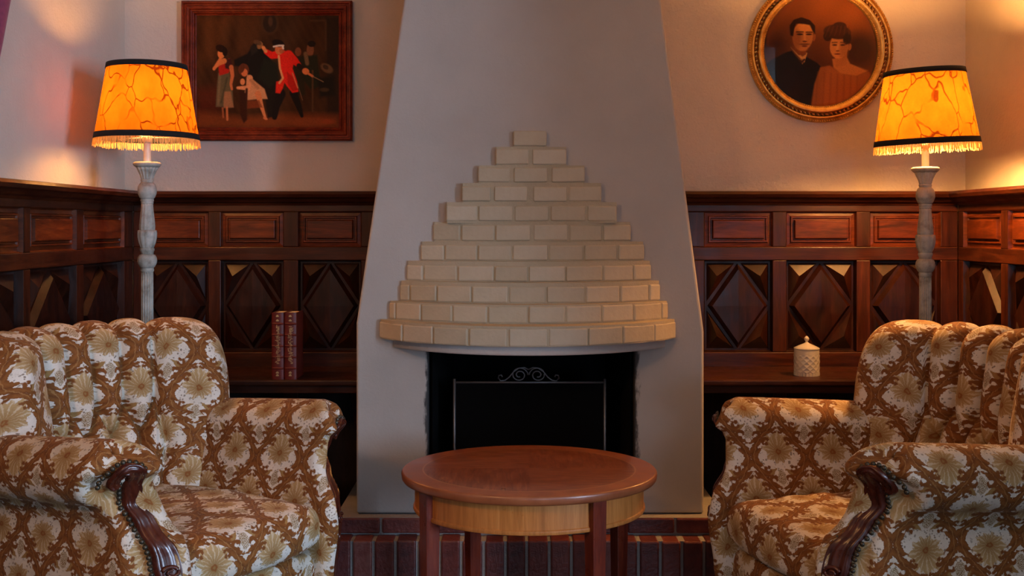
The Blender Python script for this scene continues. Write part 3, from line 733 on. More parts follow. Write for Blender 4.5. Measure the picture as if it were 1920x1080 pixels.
def make_chair():
    root = empty('armchair')
    # --- backrest
    R, phm = .40, math.asin(.318/.40); L = R*phm
    F = np.array(FOLDS)
    def bulge(a, z):
        p = np.array((a, z)); A = F[:, 0]; B = F[:, 1]; d = B-A
        t = np.clip(((p-A)*d).sum(1)/(d*d).sum(1), 0, 1); q = A+d*t[:, None]
        dm = np.sqrt(((q-p)**2).sum(1)).min()
        x = min(dm/(CP*.5), 1.); b = .052*max(0, 1-(1-x)**2.2)**.5
        db = min(math.hypot(a-u, z-v) for u, v in BUT1+BUT2)
        return b-.012*math.exp(-(db/.016)**2)
    NS = 168; rows, uvs = [], []
    for i in range(NS+1):
        s_ = -1+2*i/NS; s_ = math.sin(s_*PI/2)*.35+s_*.65
        a = s_*L*1.0; ph = s_*phm
        px_, py_ = R*math.sin(ph), .20-(R-R*math.cos(ph))*1.0*-1-0   # centre of the arc towards the seat
        py_ = .20-(R*(1-math.cos(ph)))
        nin = Vector((-math.sin(ph), -math.cos(ph), 0))              # inward (towards the sitter)
        top = .56+(.958-.56)*(max(0, 1-abs(s_)**9))**(1/2.8)
        m_ = math.sqrt(max(0, 1-abs(s_)**12)); m_ = max(m_, .0)
        zc = top-.058
        row, uv = [], []
        def put(dep, z, vlen):
            out = .085*max(0, (z-.45))/.5*(1-.45*abs(s_)**3)
            dd = -.05+(dep+.05)*m_-out
            kx = 1-.16*min(1, max(0, (.60-z)/.12)); row.append(((px_+nin.x*dd)*kx, (py_+nin.y*dd)-(.05*min(1, max(0, (.60-z)/.12)) if dep < -.05 else 0), z)); uv.append((a*1.04+.4, vlen))
        nz = 46
        bt = 0.
        for q in range(nz+1):
            z = .40+(zc-.40)*q/nz; b = bulge(a, z)
            if abs(a) > 2*CP: b = b*.85+.012*math.sin(min(1, (abs(a)-2*CP)/.25)*PI)
            b += .002*smooth_noise(a*1.3, z*1.3, 3)
            put(b, z, z); bt = b
        for q in range(1, 13):
            al = PI*q/12; b = bulge(a, 1.1)
            if abs(a) > 2*CP: b = b*.85+.012*math.sin(min(1, (abs(a)-2*CP)/.25)*PI)
            if al <= PI/2: dep = -.05+(.05+b)*math.cos(al)
            else: dep = -.05+(.05+b*.35)*math.cos(al)
            put(dep, zc+(.034+.55*b)*math.sin(al), zc+.07*al)
        for q in range(1, 9):
            put(-.10, zc-(zc-.16)*q/8, 2.02-(zc-(zc-.16)*q/8))
        rows.append(row); uvs.append(uv)
    RA = np.array(rows); UA = np.array(uvs)
    ln = np.concatenate([[0], np.cumsum(np.linalg.norm(np.diff(RA[:, 20, :2], axis=0), axis=1))])
    ln -= ln[len(ln)//2]
    flat = (UA[:, 0, 0]-.4)                                   # keep the channels' own spacing, true length on the wings
    k2 = np.abs(flat) > 2.2*CP; i0 = np.argmax(~k2); i1 = len(flat)-1-np.argmax(~k2[::-1])
    un = flat.copy(); un[:i0] = flat[i0]+(ln[:i0]-ln[i0]); un[i1+1:] = flat[i1]+(ln[i1+1:]-ln[i1])
    UA[:, :, 0] = un[:, None]+.4
    LQ = np.concatenate([np.zeros((1, RA.shape[1])), np.cumsum(np.linalg.norm(np.diff(RA[:, :, :2], axis=0), axis=2), axis=0)])
    for i_ in range(i0): UA[i_, :54, 0] = .4+flat[i0]+(LQ[i_, :54]-LQ[i0, :54])
    for i_ in range(i1+1, len(flat)): UA[i_, :54, 0] = .4+flat[i1]+(LQ[i_, :54]-LQ[i1, :54])
    for i_ in list(range(i0))+list(range(i1+1, len(flat))):      # true lengths around the wing ends
        cl_ = np.concatenate([[0], np.cumsum(np.linalg.norm(np.diff(RA[i_, :54], axis=0), axis=1))])
        UA[i_, :54, 1] = .40+cl_
    uvgrid(RA[:, :54], 'backrest', 'damask', root, uvs=UA[:, :54])
    UB = UA[:, 53:].copy(); UB[:, :, 1] = RA[:, 53:, 2]
    lb = np.concatenate([[0], np.cumsum(np.linalg.norm(np.diff(RA[:, 60, :2], axis=0), axis=1))]); UB[:, :, 0] = lb[:, None]+.03
    uvgrid(RA[:, 53:], 'outside_back', 'damask', root, uvs=UB)
    # fold buttons (covered)
    # --- arms
    for sd in (-1, 1):
        arm_x = sd*XA
        N = 30
        inner, outer = [], []
        rc, rr = (.048, .668), .080
        # inner chain: bottom to crown
        for q in range(N):
            t = q/(N-1)
            if t < .55:
                z = .15+(.60-.15)*t/.55; x = interp(z, [(.15, -.072), (.48, -.075), (.60, -.050), (.7, -.03)])
            else:
                an = math.radians(196-(196-78)*(t-.55)/.45); x, z = rc[0]+rr*math.cos(an), rc[1]+rr*math.sin(an)
            inner.append((x, z))
        for q in range(N):
            t = q/(N-1)
            if t < .45:
                z = .15+(.545-.15)*t/.45; x = interp(z, [(.15, .058), (.40, .060), (.50, .052), (.56, .046)])
            elif t < .55:
                k_ = (t-.45)/.10; x = .047+(.068-.047)*k_; z = .545+(.590-.545)*k_
            else:
                an = math.radians(-75+(76+75)*(t-.55)/.45); x, z = rc[0]+rr*math.cos(an), rc[1]+rr*math.sin(an)
            outer.append((x, z))
        loop = inner+outer[::-1]              # bottom inner -> crown -> bottom outer
        P = np.array(loop)
        tg = np.zeros_like(P); tg[1:-1] = P[2:]-P[:-2]; tg[0] = P[1]-P[0]; tg[-1] = P[-1]-P[-2]
        tg /= np.linalg.norm(tg, axis=1)[:, None]; nin = np.stack([tg[:, 1], -tg[:, 0]], 1)     # inward normal
        plen = np.concatenate([[0], np.cumsum(np.linalg.norm(np.diff(P, axis=0), axis=1))])
        yb0 = .24; rows, uvs = [], []
        NV = 26
        for q in range(NV+1):
            t = q/NV; row, uv = [], []
            for (x, z), pl in zip(loop, plen):
                yf = FY(x, z)+.030; y = yb0+(yf-yb0)*t
                swell = .006*math.sin(t*PI)*(1 if z > .55 else .6)
                wob = .0015*smooth_noise(y*2, pl*2, 5)
                zz = z-.045*(1-t)*min(1, max(0, (z-.45)/.15))
                row.append((arm_x+sd*(x+ (swell+wob)*(1 if x > 0 else -1)), y, zz)); uv.append((y+.6, pl+.05))
            rows.append(row); uvs.append(uv)
        for q in range(1, 8):
            an = q/7*PI/2; ins = .030*(1-math.cos(an)); fo = .030*math.sin(an); row, uv = [], []
            for (x, z), nn, pl in zip(loop, nin, plen):
                y = FY(x, z)+.030-fo; x2, z2 = x+nn[0]*ins, z+nn[1]*ins
                row.append((arm_x+sd*x2, y, z2)); uv.append((y+.6-ins*.6, pl+.05))
            rows.append(row); uvs.append(uv)
        # close the front: fold the loop inwards pairing inner and outer chains
        last = rows[-1]; M2 = len(loop)
        for kk in (.33, .66, 1.0):
            row, uv = [], []
            for q in range(M2):
                pa = Vector(last[q]); pb = Vector(last[M2-1-q]); mid = (pa+pb)/2
                p = pa.lerp(mid, kk); row.append((p.x, p.y-.003*kk, p.z)); uv.append((uvs[-1][q][0]-.0, plen[q]+.05))
            rows.append(row)
            base = uvs[NV+7]
            uvs.append([(base[q][0]-kk*(Vector(last[q])-Vector(last[M2-1-q])).length/2, base[q][1]) for q in range(M2)])
        arm = uvgrid(rows, 'arm', 'damask', root, uvs=np.array(uvs))
        # carved wood facing: ribbon with a volute head, on the front of the arm
        path = []
        hk = [(.060, .640), (.068, .650), (.071, .664), (.066, .680), (.054, .688), (.041, .685), (.031, .674), (.026, .660)]
        for q in range(22):
            t = q/21*(len(hk)-1); i0 = min(int(t), len(hk)-2); f_ = t-i0
            path.append((hk[i0][0]*(1-f_)+hk[i0+1][0]*f_, hk[i0][1]*(1-f_)+hk[i0+1][1]*f_, .009+.0095*q/21, .4+.6*q/22))
        lead = path[-1]
        cur = [(lead[0], lead[1])]
        for z in np.linspace(lead[1]-.008, .16, 46):
            x = interp(z, [(.15, -.022), (.40, -.022), (.47, -.018), (.54, .000), (.61, .018), (.65, lead[0]), (.70, lead[0])])
            path.append((x, z, interp(z, [(.15, .020), (.40, .022), (.46, .027), (.53, .020), (.60, .0175), (.68, .019)]), 1.))
        pth = np.array([(p[0], p[1]) for p in path]); tg = np.gradient(pth, axis=0); tg /= np.linalg.norm(tg, axis=1)[:, None]+1e-9
        nr = np.stack([-tg[:, 1], tg[:, 0]], 1)
        prof = [(-1, .000), (-.96, .010), (-.72, .015), (-.58, .010), (-.25, .014), (0, .0155), (.25, .014), (.58, .010), (.72, .015), (.96, .010), (1, .000)]
        mb = MB(); rws = []; edgeL, edgeR = [], []
        for (x, z, hw, t), nn in zip(path, nr):
            rise = .010*(1-t)
            rws.append([(arm_x+sd*(x+nn[0]*hw*p), FY(x+nn[0]*hw*p, z+nn[1]*hw*p)-.001-dz-rise, z+nn[1]*hw*p) for p, dz in prof])
            if t >= 1.:
                edgeL.append((x+nn[0]*(hw+.0055), z+nn[1]*(hw+.0055))); edgeR.append((x-nn[0]*(hw+.0055), z-nn[1]*(hw+.0055)))
        mb.grid(rws); mb.f += [tuple(range(len(prof))), tuple(len(mb.v)-len(prof)+i for i in range(len(prof)))]
        tw = mb.build('carved_facing', 'trim_wood', root, smooth=True)
        # mid-height carved curl
        pts = []
        for q in range(30):
            t = q/29; an = .3+t*2.6*PI; r = .018*(1-t*.75)
            x, z = -.018+r*math.cos(an), .445+r*.8*math.sin(an)
            pts.append((arm_x+sd*x, FY(x, z)-.017, z))
        MB().tube(pts, lambda t: .0052*(1-.4*t), 7).build('carved_curl', 'trim_wood', tw, smooth=True)
        pts = [(arm_x+sd*(-.022+.010*math.sin(t*PI)), FY(-.022+.010*math.sin(t*PI), .40-.16*t)-.014, .40-.16*t) for t in np.linspace(0, 1, 14)]
        MB().tube(pts, lambda t: .0045*(1-.7*t)+.001, 7).build('carved_leaf', 'trim_wood', tw, smooth=True)
        # studs down both edges and around the head
        st = MB()
        def walk(e):
            e = np.array(e); ln = np.concatenate([[0], np.cumsum(np.linalg.norm(np.diff(e, axis=0), axis=1))])
            for q in np.arange(0, ln[-1], .0125):
                x = np.interp(q, ln, e[:, 0]); z = np.interp(q, ln, e[:, 1])
                st.dome((arm_x+sd*x, FY(x, z)-.002, z), (sd*SL(z), -1, .05), .0066)
        hd = [(rc[0]+.004+.042*math.cos(a), rc[1]-.006+.042*math.sin(a)) for a in np.linspace(-.4, PI*.90, 26)]
        walk(edgeL); walk(edgeR); walk(hd)
        o = st.build('studs', 'stud', root, smooth=True); o['kind'] = 'stuff'
    # --- seat cushion
    def pillow(name, hw, yf, yb, z0, z1, bow, crown, rnd, seed, uvo):
        nx, rows, uvs = 44, [], []
        for i in range(nx+1):
            s_ = -1+2*i/nx; s_ = math.sin(s_*PI/2)*.5+s_*.5
            x = s_*hw; m_ = max(0, 1-abs(s_)**6)**.5
            f = yf-bow*(1-s_*s_)
            prof = [(yb, z0)]
            prof += [(yb+(f+rnd-yb)*t, z0) for t in np.linspace(.1, 1, 8)]
            cz, hr = (z0+z1)/2, (z1-z0)/2
            for an in np.linspace(-PI/2, PI/2, 15)[1:]:
                cs, sn = math.cos(an), math.sin(an)
                prof.append((f+rnd-rnd*math.copysign(abs(cs)**.75, cs), cz+hr*math.copysign(abs(sn)**.75, sn)))
            prof += [(f+rnd+(yb-f-rnd)*t, z1) for t in np.linspace(.06, 1, 18)]
            row = []; uv = []; vl = 0; lp = None
            for (y, z) in prof:
                zz = cz+(z-cz)*(.35+.65*m_)
                if z > cz+.3*hr:
                    tt = (y-f)/(yb-f); zz += crown*(1-s_*s_)*math.sin(min(1, max(0, tt*1.05+.12))*PI)
                    zz += .0035*smooth_noise(x*1.6, y*1.6, seed)+.003*math.sin(y*60+x*9)*math.exp(-((tt-.45)/.25)**2)
                p = Vector((x, y, zz))
                if lp is not None: vl += (p-lp).length
                lp = p; row.append(tuple(p)); uv.append((x+uvo, vl))
            rows.append(row); uvs.append(uv)
        return uvgrid(rows, name, 'damask', root, uvs=np.array(uvs))
    pillow('seat_cushion', .262, -.425, .16, .365, .485, .035, .022, .055, 2, .41)
    # upholstered front rail
    pillow('seat_rail', .258, -.405, .20, .205, .362, .035, 0., .03, 4, .33)
    # wooden base rail and feet
    pts = [(-.345+.69*i/20) for i in range(21)]
    fy = lambda x: -.395-.030*(1-(x/.345)**2)
    mb = MB(); mb.prism([(x, fy(x)) for x in pts]+[(.345, -.33), (-.345, -.33)], lambda x, y: (x, y, .150), lambda x, y: (x, y, .205))
    mb.build('base_rail', 'trim_wood', root, bevel=.006)
    for sx in (-1, 1):
        MB().lathe([(.018, 0), (.024, .01), (.020, .03), (.030, .06), (.036, .10), (.030, .125), (.034, .155)], 20, cx=sx*.30, cy=-.345).build('foot', 'trim_wood', root, smooth=True)
        MB().hexa([(sx*.30-.018, .27, 0), (sx*.30+.018, .27, 0), (sx*.30+.018, .306, 0), (sx*.30-.018, .306, 0), (sx*.30-.024, .20, .17), (sx*.30+.024, .20, .17), (sx*.30+.024, .25, .17), (sx*.30-.024, .25, .17)]).build('foot', 'trim_wood', root, bevel=.004)
    return root
ch = make_chair()
tag(ch, 'tufted gold damask armchair below the dark framed painting', 'armchair', 'pair of damask armchairs')
ch.location = (-1.0045, 2.975, 0); ch.rotation_euler = (0, 0, math.radians(56.3))
ch2 = copy_tree(ch)
ch2['label'] = 'tufted gold damask armchair below the round gilt portrait'
ch2.location = (1.073, 2.902, 0); ch2.rotation_euler = (0, 0, math.radians(-71.1))

# ------------------------------------------------------------------ floor lamps
def make_lamp():
    root = empty('floor_lamp'); Y = 3.66; k = Y/FPX
    z = lambda py: PZ(py, Y)
    def L(prof, name, mat='lamp', seg=40, flute=None):
        return MB().lathe([(w_*k, z(py)) for w_, py in prof][::-1], seg, flute).build(name, mat, root, smooth=True)
    # base on the floor (hidden behind the chair in the photograph)
    MB().lathe([(.15, 0), (.15, .012), (.135, .028), (.08, .045), (.045, .065), (.03, .09), (.026, .11)], 40).build('base', 'lamp', root, smooth=True)
    # fluted lower column
    zl = z(510); nn = 24
    fl = lambda i, a: .09*math.cos(a*16)
    MB().lathe([(.026, .105)]+[(.0205-.0022*t, .13+(zl-.13)*t) for t in np.linspace(0, 1, 12)], 128, fl).build('fluted_column', 'lamp', root, smooth=True)
    L([(11.0, 496), (12.5, 497), (13, 500), (11.5, 502), (12, 504), (12.5, 507), (11, 510), (10, 512)], 'collar')
    L([(10, 476), (14.5, 478), (17, 483), (18, 489), (17.0, 494), (14, 500), (11, 503)], 'knop')
    L([(11, 464), (13, 466), (13.5, 469), (12, 472), (11, 477)], 'collar')
    # lotus cup with leaf tips
    L([(13.5, 431.), (17, 432), (17.8, 437), (17.5, 445), (15.5, 455), (12.5, 463), (11, 467)], 'lotus_cup', seg=96, flute=lambda i, a: .06*abs(math.cos(a*5))-.03)
    # slender vase
    L([(10.5, 379), (10.8, 388), (12, 400), (13.6, 413), (14.5, 424), (14.0, 433), (10, 438)], 'vase', seg=96, flute=lambda i, a: .02*math.cos(a*12))
    L([(10.5, 372), (12, 374), (12, 377), (10.8, 378.5), (11.5, 380), (10.5, 383)], 'collar')
    L([(11, 342), (14, 345), (16.5, 350), (17.2, 356), (17.0, 358), (17.4, 359.5), (16.5, 364), (14, 370), (11, 374)], 'bulb_turning')
    L([(10, 335), (11.5, 337), (12, 339), (10.8, 341), (11.5, 343), (10, 345)], 'collar')
    L([(20, 313), (16.5, 320), (13.0, 328), (11, 335), (10.5, 338)], 'capital', seg=128, flute=lambda i, a: .05*math.cos(a*14))
    L([(6, 303.5), (22, 304), (25.5, 306), (25.5, 309), (23, 312), (20.5, 314), (12, 315)], 'dish', seg=48)
    L([(6.6, 268), (7.0, 270), (6.6, 272), (6.6, 304), (6.6, 306)], 'stem', 'cream_metal', 24)
    L([(4, 239), (8, 239.5), (8.5, 264), (7, 269)], 'socket', 'cream_metal', 24)
    # bulb
    bz = PZ(253, Y-.168)+.052; b = MB()
    b.lathe([(.012, bz-.037), (.019, bz-.030), (.028, bz-.014), (.031, bz), (.028, bz+.016), (.018, bz+.027), (.004, bz+.031)], 20)
    b.build('bulb', 'bulb', root, smooth=True)
    b2 = MB(); bz2 = bz+.115
    b2.lathe([(.010, bz2-.040), (.017, bz2-.032), (.026, bz2-.013), (.029, bz2), (.026, bz2+.015), (.017, bz2+.025), (.004, bz2+.029)], 20)
    b2.build('bulb', 'bulb', root, smooth=True)
    MB().tube([(0, 0, bz+.028), (0, 0, bz2-.036)], .006, 10).build('bulb_holder', 'cream_metal', root, smooth=True)
    # shade group (own origin so it can be tilted)
    zc = z(190)
    sh = MB(); prof = []
    zt, zb_ = PZ(112, Y-.128), PZ(253, Y-.168)
    rt, rb = 71.5*k, 94*k
    for t in np.linspace(0, 1, 24): prof.append((rb+(rt-rb)*t, zb_+(zt-zb_)*t-zc))
    shade = sh.lathe(prof, 96, cap=False).build('shade', 'shade', root, smooth=True); shade.location = (0, 0, zc)
    def band(pa, pb, name):
        za, zb2 = zt+(zb_-zt)*(pa-112)/141, zt+(zb_-zt)*(pb-112)/141; ra = rb+(rt-rb)*(za-zb_)/(zt-zb_); rb2 = rb+(rt-rb)*(zb2-zb_)/(zt-zb_)
        return MB().lathe([(rb2-.0015, zb2-zc), (rb2+.0028, zb2-zc), (ra+.0028, za-zc), (ra-.0015, za-zc), (rb2-.0015, zb2-zc)], 96, cap=False).build(name, 'black', shade, smooth=True)
    band(110.5, 120.5, 'top_band'); band(243, 254, 'bottom_band')
    fr = MB()
    for i in range(300):
        a = 2*PI*i/300+random.uniform(-.004, .004); r0 = rb+.0005; ln = (15+random.uniform(-2.5, 2.5))*k; r1 = r0+random.uniform(-.001, .004)
        hw = .0011; ca, sa = math.cos(a), math.sin(a); z0 = zb_-zc+.002
        da = random.uniform(-.01, .01); cb_, sb = math.cos(a+da), math.sin(a+da)
        fr.hexa([(r1*cb_-hw*sb, r1*sb+hw*cb_, z0-ln), (r1*cb_+hw*sb, r1*sb-hw*cb_, z0-ln), ((r1+.0012)*cb_+hw*sb, (r1+.0012)*sb-hw*cb_, z0-ln), ((r1+.0012)*cb_-hw*sb, (r1+.0012)*sb+hw*cb_, z0-ln),
                 (r0*ca-hw*sa, r0*sa+hw*ca, z0), (r0*ca+hw*sa, r0*sa-hw*ca, z0), ((r0+.0012)*ca+hw*sa, (r0+.0012)*sa-hw*ca, z0), ((r0+.0012)*ca-hw*sa, (r0+.0012)*sa+hw*ca, z0)])
    o = fr.build('fringe', 'fringe', shade); o['kind'] = 'stuff'
    # wire spider holding the shade
    for i in range(3):
        a = 2*PI*i/3+.4
        MB().tube([(0, 0, z(258)-zc), (rb*.55*math.cos(a), rb*.55*math.sin(a), z(257)-zc), (rb*.985*math.cos(a), rb*.985*math.sin(a), zb_+.006-zc)], .0018, 6).build('spoke', 'cream_metal', shade, smooth=True)
    return root, shade
lamp, lshade = make_lamp()
tag(lamp, 'lit floor lamp with upright parchment shade beside the framed painting', 'floor lamp', 'pair of lit floor lamps')
lamp.location = (PX(276, 3.66), 3.66, 0)
lamp2 = copy_tree(lamp); lamp2['label'] = 'lit floor lamp with tilted parchment shade beside the round portrait'
lamp2.location = (PX(1735, 3.68), 3.68, -.012); lamp2.location.z = 0; lamp2.rotation_euler = (0, 0, 2.1)
for c_ in [o for o in C.objects if o.parent == lamp2]:
    if c_.name.startswith('base'): continue
    if c_.name.startswith('fluted'): c_.scale.z = .985
    else: c_.location.z -= .016
    if c_.name.startswith('bulb') and c_.data.materials[0] == M['bulb']: c_.data = c_.data.copy(); c_.data.materials[0] = M['bulb_strong']
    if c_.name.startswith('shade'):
        c_.data = c_.data.copy(); c_.data.materials[0] = M['shade_darkened']
        c_.rotation_euler = (Matrix.Rotation(-2.1, 3, 'Z') @ Matrix.Rotation(math.radians(-2.6), 3, 'Y') @ Matrix.Rotation(math.radians(1.5), 3, 'X') @ Matrix.Rotation(2.1, 3, 'Z')).to_euler()

# ------------------------------------------------------------------ pictures
def s2l(c):
    c = np.asarray(c, float)/255.; return np.where(c <= .04045, c/12.92, ((c+.055)/1.055)**2.4)
class Canvas:
    def __init__(s, w_, h_, x0, y0, x1, y1, bg):
        s.W, s.H = w_, h_
        s.X, s.Y = np.meshgrid(np.linspace(x0, x1, w_), np.linspace(y0, y1, h_))
        s.c = np.ones((h_, w_, 3))*s2l(bg)
    def put(s, a, col):
        a = np.clip(a, 0, 1)[..., None]; s.c = s.c*(1-a)+s2l(col)*a
    def ell(s, cx, cy, rx, ry, col, ang=0, soft=.15, al=1.):
        t = math.radians(ang); dx, dy = s.X-cx, s.Y-cy
        u = (dx*math.cos(t)+dy*math.sin(t))/rx; v = (-dx*math.sin(t)+dy*math.cos(t))/ry
        r = np.sqrt(u*u+v*v); s.put(al*np.clip((1-r)/soft+.5, 0, 1), col)
    def line(s, pts, wd, col, soft=3., al=1.):
        pts = np.array(pts, float); best = np.full(s.X.shape, 1e9)
        wd = np.broadcast_to(np.array(wd, float), (len(pts),))
        for i in range(len(pts)-1):
            a, b = pts[i], pts[i+1]; d = b-a; L = (d*d).sum()+1e-9
            t = np.clip(((s.X-a[0])*d[0]+(s.Y-a[1])*d[1])/L, 0, 1)
            w_ = wd[i]*(1-t)+wd[i+1]*t
            best = np.minimum(best, np.hypot(s.X-a[0]-t*d[0], s.Y-a[1]-t*d[1])-w_)
        s.put(al*np.clip(.5-best/soft, 0, 1), col)
    def poly(s, pts, col, soft=4., al=1.):
        pts = np.array(pts, float); ins = np.zeros(s.X.shape, bool); dist = np.full(s.X.shape, 1e9); n = len(pts)
        for i in range(n):
            a, b = pts[i], pts[(i+1) % n]; d = b-a; L = (d*d).sum()+1e-9
            t = np.clip(((s.X-a[0])*d[0]+(s.Y-a[1])*d[1])/L, 0, 1)
            dist = np.minimum(dist, np.hypot(s.X-a[0]-t*d[0], s.Y-a[1]-t*d[1]))
            cond = ((a[1] > s.Y) != (b[1] > s.Y)); xx = a[0]+(s.Y-a[1])*d[0]/(d[1] if abs(d[1]) > 1e-9 else 1e-9)
            ins ^= cond & (s.X < xx)
        sd = np.where(ins, dist, -dist); s.put(al*np.clip(sd/soft+.5, 0, 1), col)
    def streaks(s, fn): s.c *= fn(s.X, s.Y)[..., None]
    def sample(s, x, y, x0, y0, x1, y1):
        i = np.clip((x-x0)/(x1-x0)*(s.W-1), 0, s.W-1.001); j = np.clip((y-y0)/(y1-y0)*(s.H-1), 0, s.H-1.001)
        i0, j0 = i.astype(int), j.astype(int); fi, fj = (i-i0)[..., None], (j-j0)[..., None]; c = s.c
        return (c[j0, i0]*(1-fi)+c[j0, i0+1]*fi)*(1-fj)+(c[j0+1, i0]*(1-fi)+c[j0+1, i0+1]*fi)*fj
def set_print(o, cols, gain):
    at = o.data.color_attributes.new('print', 'FLOAT_COLOR', 'POINT')
    a = np.ones((len(cols), 4), np.float32); a[:, :3] = np.clip(cols*np.array(gain), 0, .9); at.data.foreach_set('color', a.ravel())

# --- painting (coordinates as seen on the canvas, 40..1245 by 45..965)
cv = Canvas(480, 368, 40, 45, 1245, 965, (44, 27, 12))
cv.streaks(lambda X, Y: 1+.5*np.sin(X*.045+np.sin(Y*.008)*1.5)*np.clip((560-X)/400, 0, 1)*np.clip((620-Y)/300, 0, 1)+.16*np.sin(X*.021+Y*.013)+.1*np.sin(X*.09-Y*.05))
cv.poly([(60, 45), (330, 45), (290, 250), (150, 420), (60, 420)], (72, 42, 16), 120, .55)
cv.poly([(370, 45), (560, 45), (560, 300), (370, 360)], (66, 40, 18), 90, .5)
cv.poly([(1130, 60), (1245, 60), (1245, 900), (1140, 880)], (24, 18, 13), 30, .8)
cv.line([(1000, 90), (1130, 90), (1130, 330)], 8, (58, 42, 26), 10, .7)
cv.ell(660, 110, 75, 95, (52, 36, 20), 0, .2, .8); cv.ell(660, 110, 58, 78, (28, 20, 14), 0, .2, .9); cv.ell(665, 95, 18, 40, (60, 42, 28), 0, .5, .8)
cv.poly([(40, 820), (420, 880), (760, 850), (1240, 860), (1245, 965), (40, 965)], (92, 48, 20), 60, .85)
cv.poly([(40, 640), (220, 640), (230, 840), (40, 840)], (60, 24, 12), 90, .8)
cv.ell(1000, 920, 180, 36, (104, 58, 30), 0, .5, .5); cv.ell(1150, 915, 60, 20, (112, 52, 26), 0, .5, .5)
# shadowed figure behind, dark cloak
cv.poly([(360, 410), (470, 360), (520, 280), (600, 260), (640, 380), (720, 460), (740, 620), (700, 780), (720, 870), (640, 890), (620, 700), (520, 600), (450, 470), (360, 460)], (14, 14, 13), 16)
cv.poly([(610, 400), (720, 430), (740, 560), (660, 640), (560, 560)], (18, 24, 18), 20, .8)
cv.ell(572, 290, 30, 32, (110, 78, 44), 20); cv.ell(556, 270, 34, 20, (70, 50, 30), 20, .3)
cv.poly([(500, 300), (550, 280), (560, 340), (500, 380)], (26, 24, 20), 12)
# background figures
cv.ell(898, 345, 26, 36, (92, 54, 34)); cv.poly([(860, 390), (940, 380), (960, 700), (860, 700)], (24, 26, 18), 20, .9)
cv.ell(1000, 330, 30, 55, (96, 66, 44)); cv.ell(1012, 280, 34, 26, (20, 14, 12)); cv.poly([(930, 380), (1060, 370), (1090, 620), (1010, 660), (930, 560)], (20, 27, 18), 16, .95)
cv.line([(960, 360), (975, 440)], 16, (92, 80, 58), 10, .8); cv.line([(1020, 500), (1020, 830)], 7, (66, 50, 32), 8, .8)
cv.ell(1140, 480, 55, 34, (86, 70, 48), 30, .35, .8); cv.ell(1130, 470, 26, 18, (44, 34, 24), 30, .4); cv.poly([(1060, 560), (1200, 540), (1210, 700), (1080, 720)], (16, 15, 13), 30)
cv.ell(1120, 655, 38, 16, (58, 46, 30), 0, .5, .7)
# standing girl
cv.poly([(225, 520), (315, 500), (345, 660), (355, 795), (205, 795), (215, 640)], (70, 66, 44), 10); cv.poly([(275, 670), (330, 670), (355, 800), (270, 805)], (118, 88, 58), 12, .9)
cv.line([(240, 540), (225, 780)], 10, (96, 88, 62), 12, .5); cv.line([(300, 560), (250, 760)], 8, (40, 42, 30), 12, .6)
cv.poly([(225, 440), (320, 400), (345, 470), (310, 520), (235, 540)], (130, 26, 16), 10)
cv.poly([(280, 410), (330, 400), (350, 460), (320, 490), (285, 480)], (44, 20, 18), 8)
cv.line([(335, 470), (345, 540), (332, 610), (340, 650)], (18, 15, 11, 9), (150, 88, 50), 6)
cv.line([(275, 420), (230, 440), (190, 480)], (22, 18, 10), (158, 96, 50), 6); cv.line([(190, 485), (245, 400)], 12, (164, 98, 52), 6)
cv.ell(250, 360, 30, 40, (172, 104, 54)); cv.ell(248, 318, 46, 30, (26, 14, 9), 20); cv.ell(282, 345, 22, 36, (24, 13, 9))
cv.line([(262, 805), (268, 880)], 7, (120, 70, 40), 5); cv.line([(298, 800), (302, 900)], 9, (150, 92, 52), 5)
# seated girl
cv.ell(440, 492, 44, 50, (76, 40, 22)); cv.ell(446, 515, 26, 32, (160, 92, 52)); cv.ell(425, 480, 22, 40, (66, 34, 18), 15)
cv.poly([(470, 530), (540, 590), (615, 650), (640, 730), (560, 730), (470, 740), (430, 720), (470, 620)], (156, 116, 78), 10)
cv.line([(490, 560), (480, 640), (390, 640)], (26, 20, 11), (168, 118, 78), 6); cv.ell(430, 590, 20, 26, (166, 110, 66)); cv.line([(500, 580), (560, 640)], 12, (128, 90, 58), 16, .7)
cv.line([(560, 690), (590, 790), (620, 880)], (26, 17, 10), (162, 104, 62), 6); cv.ell(622, 890, 20, 10, (150, 92, 56), 20)
cv.poly([(400, 660), (460, 680), (470, 900), (440, 930), (410, 860)], (36, 18, 10), 14); cv.line([(465, 650), (462, 740)], 10, (40, 20, 14), 8); cv.poly([(470, 745), (570, 740), (600, 800), (470, 810)], (92, 44, 20), 10, .8)
# man in the red coat
cv.line([(750, 690), (715, 790), (700, 880)], (44, 30, 22), (10, 10, 12), 8); cv.line([(860, 680), (900, 780), (930, 870)], (34, 26, 14), (11, 11, 13), 8)
cv.poly([(715, 590), (790, 570), (770, 640), (745, 685), (708, 680)], (176, 30, 16), 8)
cv.poly([(740, 350), (810, 335), (870, 400), (850, 480), (890, 590), (900, 670), (850, 680), (800, 620), (760, 560), (735, 460)], (186, 28, 18), 8)
cv.poly([(800, 500), (870, 560), (895, 660), (850, 672), (810, 610)], (128, 20, 14), 14, .8)
cv.line([(760, 360), (680, 375), (630, 345)], (34, 28, 20), (180, 26, 16), 7); cv.line([(625, 340), (605, 310)], 14, (170, 110, 62), 5)
cv.line([(820, 370), (870, 420), (905, 455)], (36, 30, 20), (182, 28, 17), 7); cv.line([(905, 460), (935, 485)], 22, (24, 16, 14), 6)
cv.ell(962, 505, 30, 26, (176, 110, 66), 20); cv.line([(980, 520), (1020, 545)], 9, (160, 100, 60), 5); cv.line([(1020, 545), (1110, 590)], 3, (110, 92, 70), 3)
